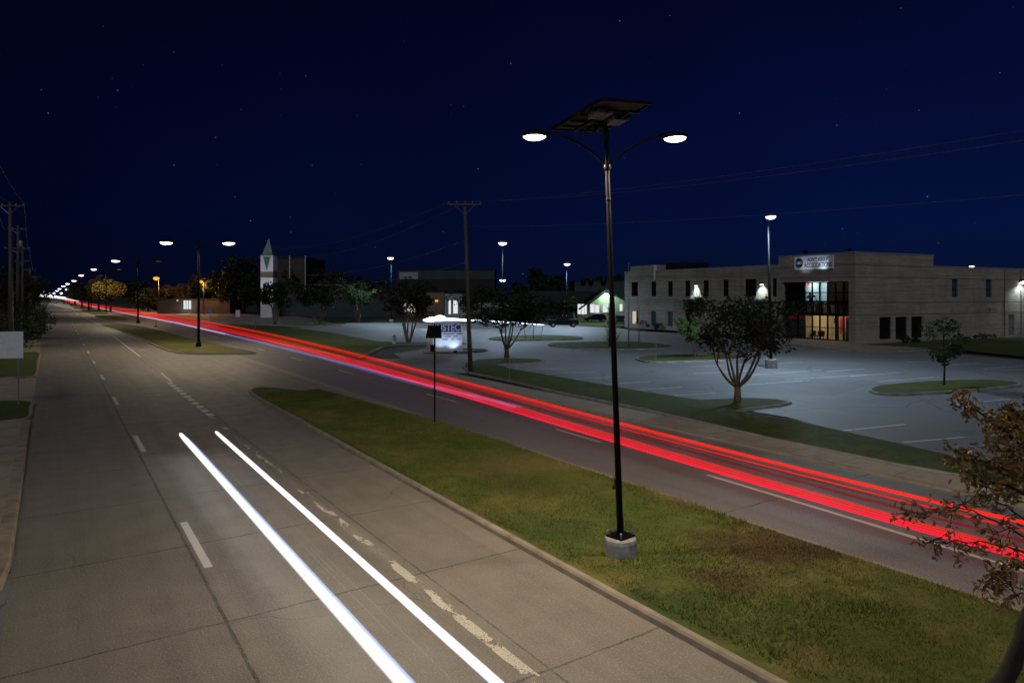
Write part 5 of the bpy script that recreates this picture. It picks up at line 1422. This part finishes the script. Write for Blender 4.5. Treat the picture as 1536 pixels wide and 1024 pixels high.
# hydrant
hy = thing('fire_hydrant', 'small blue and white fire hydrant on the grass strip by the lot', 'fire hydrant', G(591,515.5,.1))
m = MB(); m.lathe([(.2,0),(.2,.06),(.14,.08),(.14,.62),(.18,.64),(.18,.7)], 14); m.build('barrel', M['whitepaint'], hy, True)
m = MB(); m.lathe([(.19,.7),(.18,.8),(.1,.93),(.04,.95),(.04,1.03),(.01,1.04)], 14); m.build('bonnet', M['bluepaint'], hy, True)
m = MB(); m.tube([(-.28,0,.5),(.28,0,.5)], .07, 10); m.tube([(0,0,.45),(0,-.26,.45)], .09, 10); m.build('outlet', M['bluepaint'], hy)
# flagpoles
for i, (px, yt, yb, lab) in enumerate(((943,397,520,'bare flagpole nearest the corner of the office'),(958.5,414,519,'shorter bare flagpole right of the other flagpole'))):
    b0 = G(px, yb, .1); h_ = at(px, yt, b0.y).z
    t = thing('flagpole', lab, 'flagpole', b0, 0, 'flagpoles before the office')
    m = MB(); m.tube([(0,0,-.1),(0,0,h_*.5),(0,0,h_)], [.06,.05,.03], 8); m.build('pole', M['greymetal'], t, True)
    m = MB(); m.ball((0,0,h_+.06),.08,.08,.08); m.build('finial', M['greymetal'], t, True)

# ------------------------------------------------------------------ vehicles
def vehicle(label, base, rz, kind):
    t = thing('pickup_truck' if kind == 'pickup' else 'parked_car', label, 'pickup truck' if kind == 'pickup' else 'car', base, rz)
    if kind == 'pickup':
        prof = [(-2.6,.45),(-2.65,1.0),(-2.5,1.2),(-1.3,1.28),(-.75,1.95),(.75,1.98),(.95,1.22),(2.65,1.22),(2.7,.5),(2.2,.45)]
        glass = [(-1.1,1.32),(-.68,1.86),(.66,1.88),(.80,1.32)]; Lw = (-1.75, 1.75); r = .42
    else:
        prof = [(-2.2,.4),(-2.25,.85),(-2.0,1.0),(-1.2,1.08),(-.55,1.62),(1.5,1.66),(2.1,1.1),(2.2,.5),(2.0,.4)]
        glass = [(-1.0,1.12),(-.48,1.54),(1.4,1.57),(1.85,1.12)]; Lw = (-1.4, 1.4); r = .34
    I = Matrix.Identity(4)
    m = MB(); m.extr(prof, -.9, .9, I); m.build('body', M['carpaint'], t)
    for s in (-1,1):
        m = MB(); y0, y1 = sorted((s*.902, s*.915)); m.extr(glass, y0, y1, I); m.build('side_window', M['glassdark'], t)
    for x in Lw:
        for s in (-1,1):
            Mx = Matrix.Translation((x, s*.82, r)) @ Matrix.Rotation(R(90),4,'X')
            m = MB(); m.lathe([(r*.6,-.12),(r*.95,-.12),(r,-.07),(r,.07),(r*.95,.12),(r*.6,.12)], 18, (0,0,0), Mx); wh = m.build('wheel', M['rubber'], t)
            m = MB(); m.lathe([(.02,-.125),(r*.55,-.125),(r*.6,-.1),(r*.6,.1),(r*.55,.125),(.02,.125)], 14, (0,0,0), Mx); m.build('rim', M['greymetal'], wh)
    if kind == 'pickup':
        m = MB(); m.box(1.0,2.66,-.80,.80,1.224,1.30); m.build('bed_cover', M['darksteel'], t)
    for s in (-1,1):
        m = MB(); m.cbox(prof[0][0]-.05,prof[0][0]+.06,s*.7-.13,s*.7+.13,.78,.95,.02); m.build('headlight', M['greymetal'], t)
        m = MB(); m.cbox(prof[-2][0]-.06,prof[-2][0]+.05,s*.74-.1,s*.74+.1,.8,1.05,.02); m.build('tail_light', M['inred'], t)
    return t
vehicle('dark pickup truck parked at the back of the lot', G(844, 490.5), R(4), 'pickup')
vehicle('dark car parked in front of the green house', G(893, 482.5), R(10), 'car')
vehicle('dark car half hidden behind the corner of the office', G(931, 486), R(80), 'car')

# ------------------------------------------------------------------ background buildings
def boxb(name, label, px0, px1, pyt, Y, depth, wallmat, roofmat, cat='building'):
    a = at(px0, HZ, Y); b_ = at(px1, HZ, Y); H_ = at(0, pyt, Y).z
    t = thing(name, label, cat, (a.x, Y, 0)); W_ = b_.x-a.x
    m = MB(); m.box(0, W_, 0, depth, -.2, H_); m.build('wall', wallmat, t)
    m = MB(); m.box(-.2, W_+.2, -.2, depth+.2, H_, H_+.35); m.build('roof', roofmat, t)
    return t, W_, H_, Y/FL
# church tower
ct = thing('church_tower', 'white square church tower with pointed green spire', 'church tower', at(403.5, HZ, 172)); ct.location.z = 0
kc = 172/FL; hw = 9.3*kc; Hc = at(0,384,172).z
m = MB(); m.box(-hw,hw,-hw,hw,-.2,Hc-.003); m.build('wall', M['wallwhite'], ct)
zb0, zb1 = at(0,416.5,172).z, at(0,408,172).z
m = MB(); m.box(-hw-.05,hw+.05,-hw-.05,hw+.05,zb0,zb1); m.build('wall_band', M['walltan'], ct)
m = MB(); m.box(-hw-.02,hw+.02,-hw-.02,hw+.02,Hc,Hc+.3); m.build('cornice', M['walltan'], ct)
zs = at(0,357,172).z
m = MB(); q = hw*.82
m.add([(-q,-q,Hc+.3),(q,-q,Hc+.3),(q,q,Hc+.3),(-q,q,Hc+.3),(-q*.62,-q*.62,Hc+2.0),(q*.62,-q*.62,Hc+2.0),(q*.62,q*.62,Hc+2.0),(-q*.62,q*.62,Hc+2.0),(0,0,zs)], [(0,1,5,4),(1,2,6,5),(2,3,7,6),(3,0,4,7),(4,5,8),(5,6,8),(6,7,8),(7,4,8),(3,2,1,0)])
m.build('spire', M['copper'], ct)
m = MB(); m.extr([(-hw*.55,Hc-.3),(hw*.6,Hc-.3),(0,at(0,406,172).z)], -hw-.12, -hw-.01, Matrix.Identity(4)); m.build('spire_pendant', M['copper'], ct)
spot(ct, (3,-14,1.0), 2800, (.85,.9,1), 70, .8, .2, 'floodlight', aim=(-.22,.78,.9))  # unseen spot without a fixture, added to brighten the tower
t, W_, H_, kk = boxb('hall', 'tall windowless brown hall right of the church tower', 413, 458, 387.5, 190, 20, M['wallbrown'], M['roofdark'])
for px, lab in ((434.5,'white pole in front of the brown hall, left one'),(458,'white pole at the right corner of the brown hall')):
    p = at(px, HZ, 184); z_ = at(0,384.5,184).z; p.z = 0
    o = thing('flagpole', lab, 'flagpole', p); m = MB(); m.tube([(0,0,0),(0,0,z_*.5),(0,0,z_)], [.13,.11,.09], 8); m.build('pole', M['whitepaint'], o); m = MB(); m.ball((0,0,z_),.2,.15,.14); m.build('finial', M['whitepaint'], o)
t, W_, H_, kk = boxb('low_hall', 'long low teal wall building behind the crape myrtles of the lot', 418, 598, 440, 178, 14, M['wallteal'], M['roofdark'])
m = MB(); 
for x in np.linspace(3, W_-3, 7): m.box(x-.5,x+.5,-.06,-.003,0,2.4)
m.build('door', M['wallteal'], t)
t, W_, H_, kk = boxb('warehouse', 'long dark flat roofed building behind the lit monument sign', 597, 742, 405, 235, 30, M['wallteal'], M['roofdark'])
m = MB(); m.box(.5, 30*kk, -.12, -.003, at(0,428,235).z, at(0,408.5,235).z); m.build('light_panel', M['wallgrey'], t)
m = MB(); m.box(0, W_, -3.5, -.01, at(0,436,235).z, at(0,419,235).z); m.build('awning_roof', M['roofdark'], t)
t, W_, H_, kk = boxb('grey_building', 'single storey grey building with two tall white windows behind the utility pole', 667, 772, 440, 168, 16, M['wallgrey'], M['roofdark'])
for x0, x1, y0, y1 in ((673,676.2,450.5,471),(680,686.5,450.5,470)):
    m = MB(); m.box((x0-667)*kk,(x1-667)*kk,-.05,-.003,at(0,y1,168).z,at(0,y0,168).z); f_ = m.build('window', M['litwin'], t)
    m = MB(); m.box((x0-667)*kk-.1,(x1-667)*kk+.1,-.09,-.003,at(0,y0,168).z,at(0,y0,168).z+.15); m.build('frame', M['whitepaint'], f_)
m = MB(); m.box((693-667)*kk,(695-667)*kk,-.3,-.003,4.8,5.2); m.build('wall_lamp', M['blackmetal'], t)
t, W_, H_, kk = boxb('shop', 'small pale shop with lit windows behind the crape myrtle left of the sign', 600, 666, 438, 185, 12, M['walltan'], M['roofdark'])
for x, y0, y1, ww, mt_ in ((606,455,467,3,'litwin'),(611,457,467,4,'litwarm'),(616,456,468,2.4,'litwin'),(621,459,470,2,'litwarm'),(629.5,455,461,2.5,'litwin')):
    m = MB(); m.box((x-600)*kk,(x+ww-600)*kk,-.06,-.003,max(.1,at(0,y1,185).z),at(0,y0,185).z); m.build('window', M[mt_], t)
m = MB(); m.box((653-600)*kk,(657-600)*kk,-.3,-.003,at(0,452.5,185).z,at(0,450,185).z); m.build('red_sign', M['lampsodium'], t)
t, W_, H_, kk = boxb('brick_shop', 'low brown shop with one bright lit doorway behind the twin arm lamp', 236, 345, 449.5, 205, 12, M['wallbrown'], M['roofdark'])
for x, ww in ((275.5,3),(279.6,2.6),(283.4,3.2)):
    m = MB(); m.box((x-236)*kk,(x+ww-236)*kk,-.06,-.003,at(0,463.5,205).z,at(0,450.5,205).z); m.build('door', M['litwin'], t)
m = MB(); m.ball(((267-236)*kk,-.3,at(0,450.5,205).z),.3,.2,.25); m.build('wall_lamp', M['litwarm'], t)
point(t, ((281-236)*kk,-2.0,2.0), 220, (.9,.95,1), .3)
t, W_, H_, kk = boxb('skyline_building', 'dark flat building on the skyline right of the parking lamp', 862, 940, 422, 230, 20, M['wallteal'], M['roofdark'])
m = MB(); 
for x in (875, 886, 905): m.ball(((x-862)*kk,-1.0,H_+.2),.9,.9,.9)
m.build('roof_vent', M['darksteel'], t)
# green house with a gable
hY = 150; a = at(866, HZ, hY); b_ = at(947, HZ, hY); kk = hY/FL
hs = thing('house', 'green gabled house with bright lit windows left of the office', 'house', (a.x, hY, 0)); W_ = b_.x-a.x
zE = at(0,456,hY).z; zP = at(0,434,hY).z; gx0 = (884-866)*kk; gx1 = W_; gp = (908-866)*kk
m = MB(); m.box(0, gx0, .5, 10, -.1, zE-.002); m.extr([(gx0,-.1),(gx1,-.1),(gx1,zE),(gp,zP-.6),(gx0,zE)], -1.0, 10, Matrix.Identity(4)); m.build('wall', M['greenwall'], hs)
m = MB(); e_ = .5
m.extr([(gx0-2.4,zE-1.0),(gp,zP),(gp,zP-.25),(gx0-2.3,zE-1.25)], -1.6, 10.5, Matrix.Identity(4)); m.extr([(gp,zP),(gx1+.8,zE-.35),(gx1+.7,zE-.6),(gp,zP-.25)], -1.6, 10.5, Matrix.Identity(4))
m.extr([(-26,zE+.2),(gx0-2,zE+.2),(gp-1.5,zP-.4),(-24,zP-.2)], 1.5, 10, Matrix.Identity(4))
m.build('roof', M['roofdark'], hs)
for x0, x1, y0, y1, yy in ((867,871.5,456,471,.5),(872.5,876.5,456,471.5,.5),(877,880.5,456,471,.5),(884.5,891,456,468.5,-1.0),(891.8,898,457,468.5,-1.0),(903,911.5,456.5,468,-1.0),(928.5,932.5,456,466,-1.0)):
    m = MB(); m.box((x0-866)*kk,(x1-866)*kk,yy-.05,yy-.003,at(0,y1,hY).z,at(0,y0,hY).z); f_ = m.build('window', M['litwin'], hs)
    m = MB(); m.box((x0-866)*kk-.06,(x1-866)*kk+.06,yy-.09,yy-.003,at(0,y1,hY).z-.12,at(0,y1,hY).z); m.build('sill', M['whitepaint'], f_)
m = MB(); m.ball((gp+.2,-1.3,at(0,443.5,hY).z),.5,.3,.4); lp_ = m.build('gable_lamp', M['lampgreen'], hs, True)
point(hs, (gp+.2,-2.4,at(0,444,hY).z), 650, (.78,1,.80), .2)

# ------------------------------------------------------------------ distant lights at the end of the road
fl_ = [(57,437.5,700),(66,438.5,760),(74,439,820),(81,440,700),(62,441.5,640),(92,440,600),(70,442,900),(101,434.5,420)]
where = ('leftmost above the road end','above the left kerb end','over the vanishing point','right of the vanishing point','low at the left verge','under the lamp row','lowest over the road end','beside the fifth lamp')
for (px, py, Y), wv in zip(fl_, where):
    p = at(px, py, Y); t = thing('distant_lamp', 'tiny distant bluish lamp ' + wv, 'street lamp', (p.x, p.y, 0), 0, 'distant lamps at the road end')
    m = MB(); m.tube([(0,0,0),(0,0,p.z)], .15, 6); m.build('pole', M['darksteel'], t); m = MB(); m.ball((0,0,p.z),1.2,.8,.8,10,6); m.build('lens', M['farlight'], t, True)
wt = thing('light_trail', 'dense white headlight glow where the road meets the horizon', 'light trail', G(85,450), 0, 'light trails of passing traffic')
ew2 = emit('pale_white_light', (.9,.8,.9), .9); ef = emit('white_far_trail', (.92,.95,1.0), 2.2)
m = MB(); m.tube([at(58,443.8,520), at(72,444.3,470), at(84,445.2,420), at(98,446.6,330)], [.5,.6,.6,.25], 6); m.build('streak', ef, wt)
m = MB(); m.tube([at(70,446.2,420), at(86,446.8,360), at(100,448.2,300), at(118,452,240)], [.3,.4,.35,.12], 6); m.build('streak', ew2, wt)
m = MB(); m.ball(at(76,444.2,470),1.3,1,.9); m.ball(at(68,443.2,470),1.0,1,.7); m.ball(at(83,445,430),1.0,1,.7); m.build('headlight', M['farlight'], wt, True)
reparent(wt)

# ------------------------------------------------------------------ render settings
SC.view_settings.view_transform = 'Standard'; SC.view_settings.look = 'None'; SC.view_settings.exposure = 0.15; SC.view_settings.gamma = 1.0
SC.render.engine = 'CYCLES'
c = SC.cycles
c.use_denoising = True
try: c.denoiser = 'OPENIMAGEDENOISE'
except Exception: pass
c.max_bounces = 5; c.volume_bounces = 0; c.diffuse_bounces = 3; c.glossy_bounces = 3; c.transparent_max_bounces = 96
c.sample_clamp_indirect = 3.0; c.sample_clamp_direct = 0.0
c.use_light_tree = True
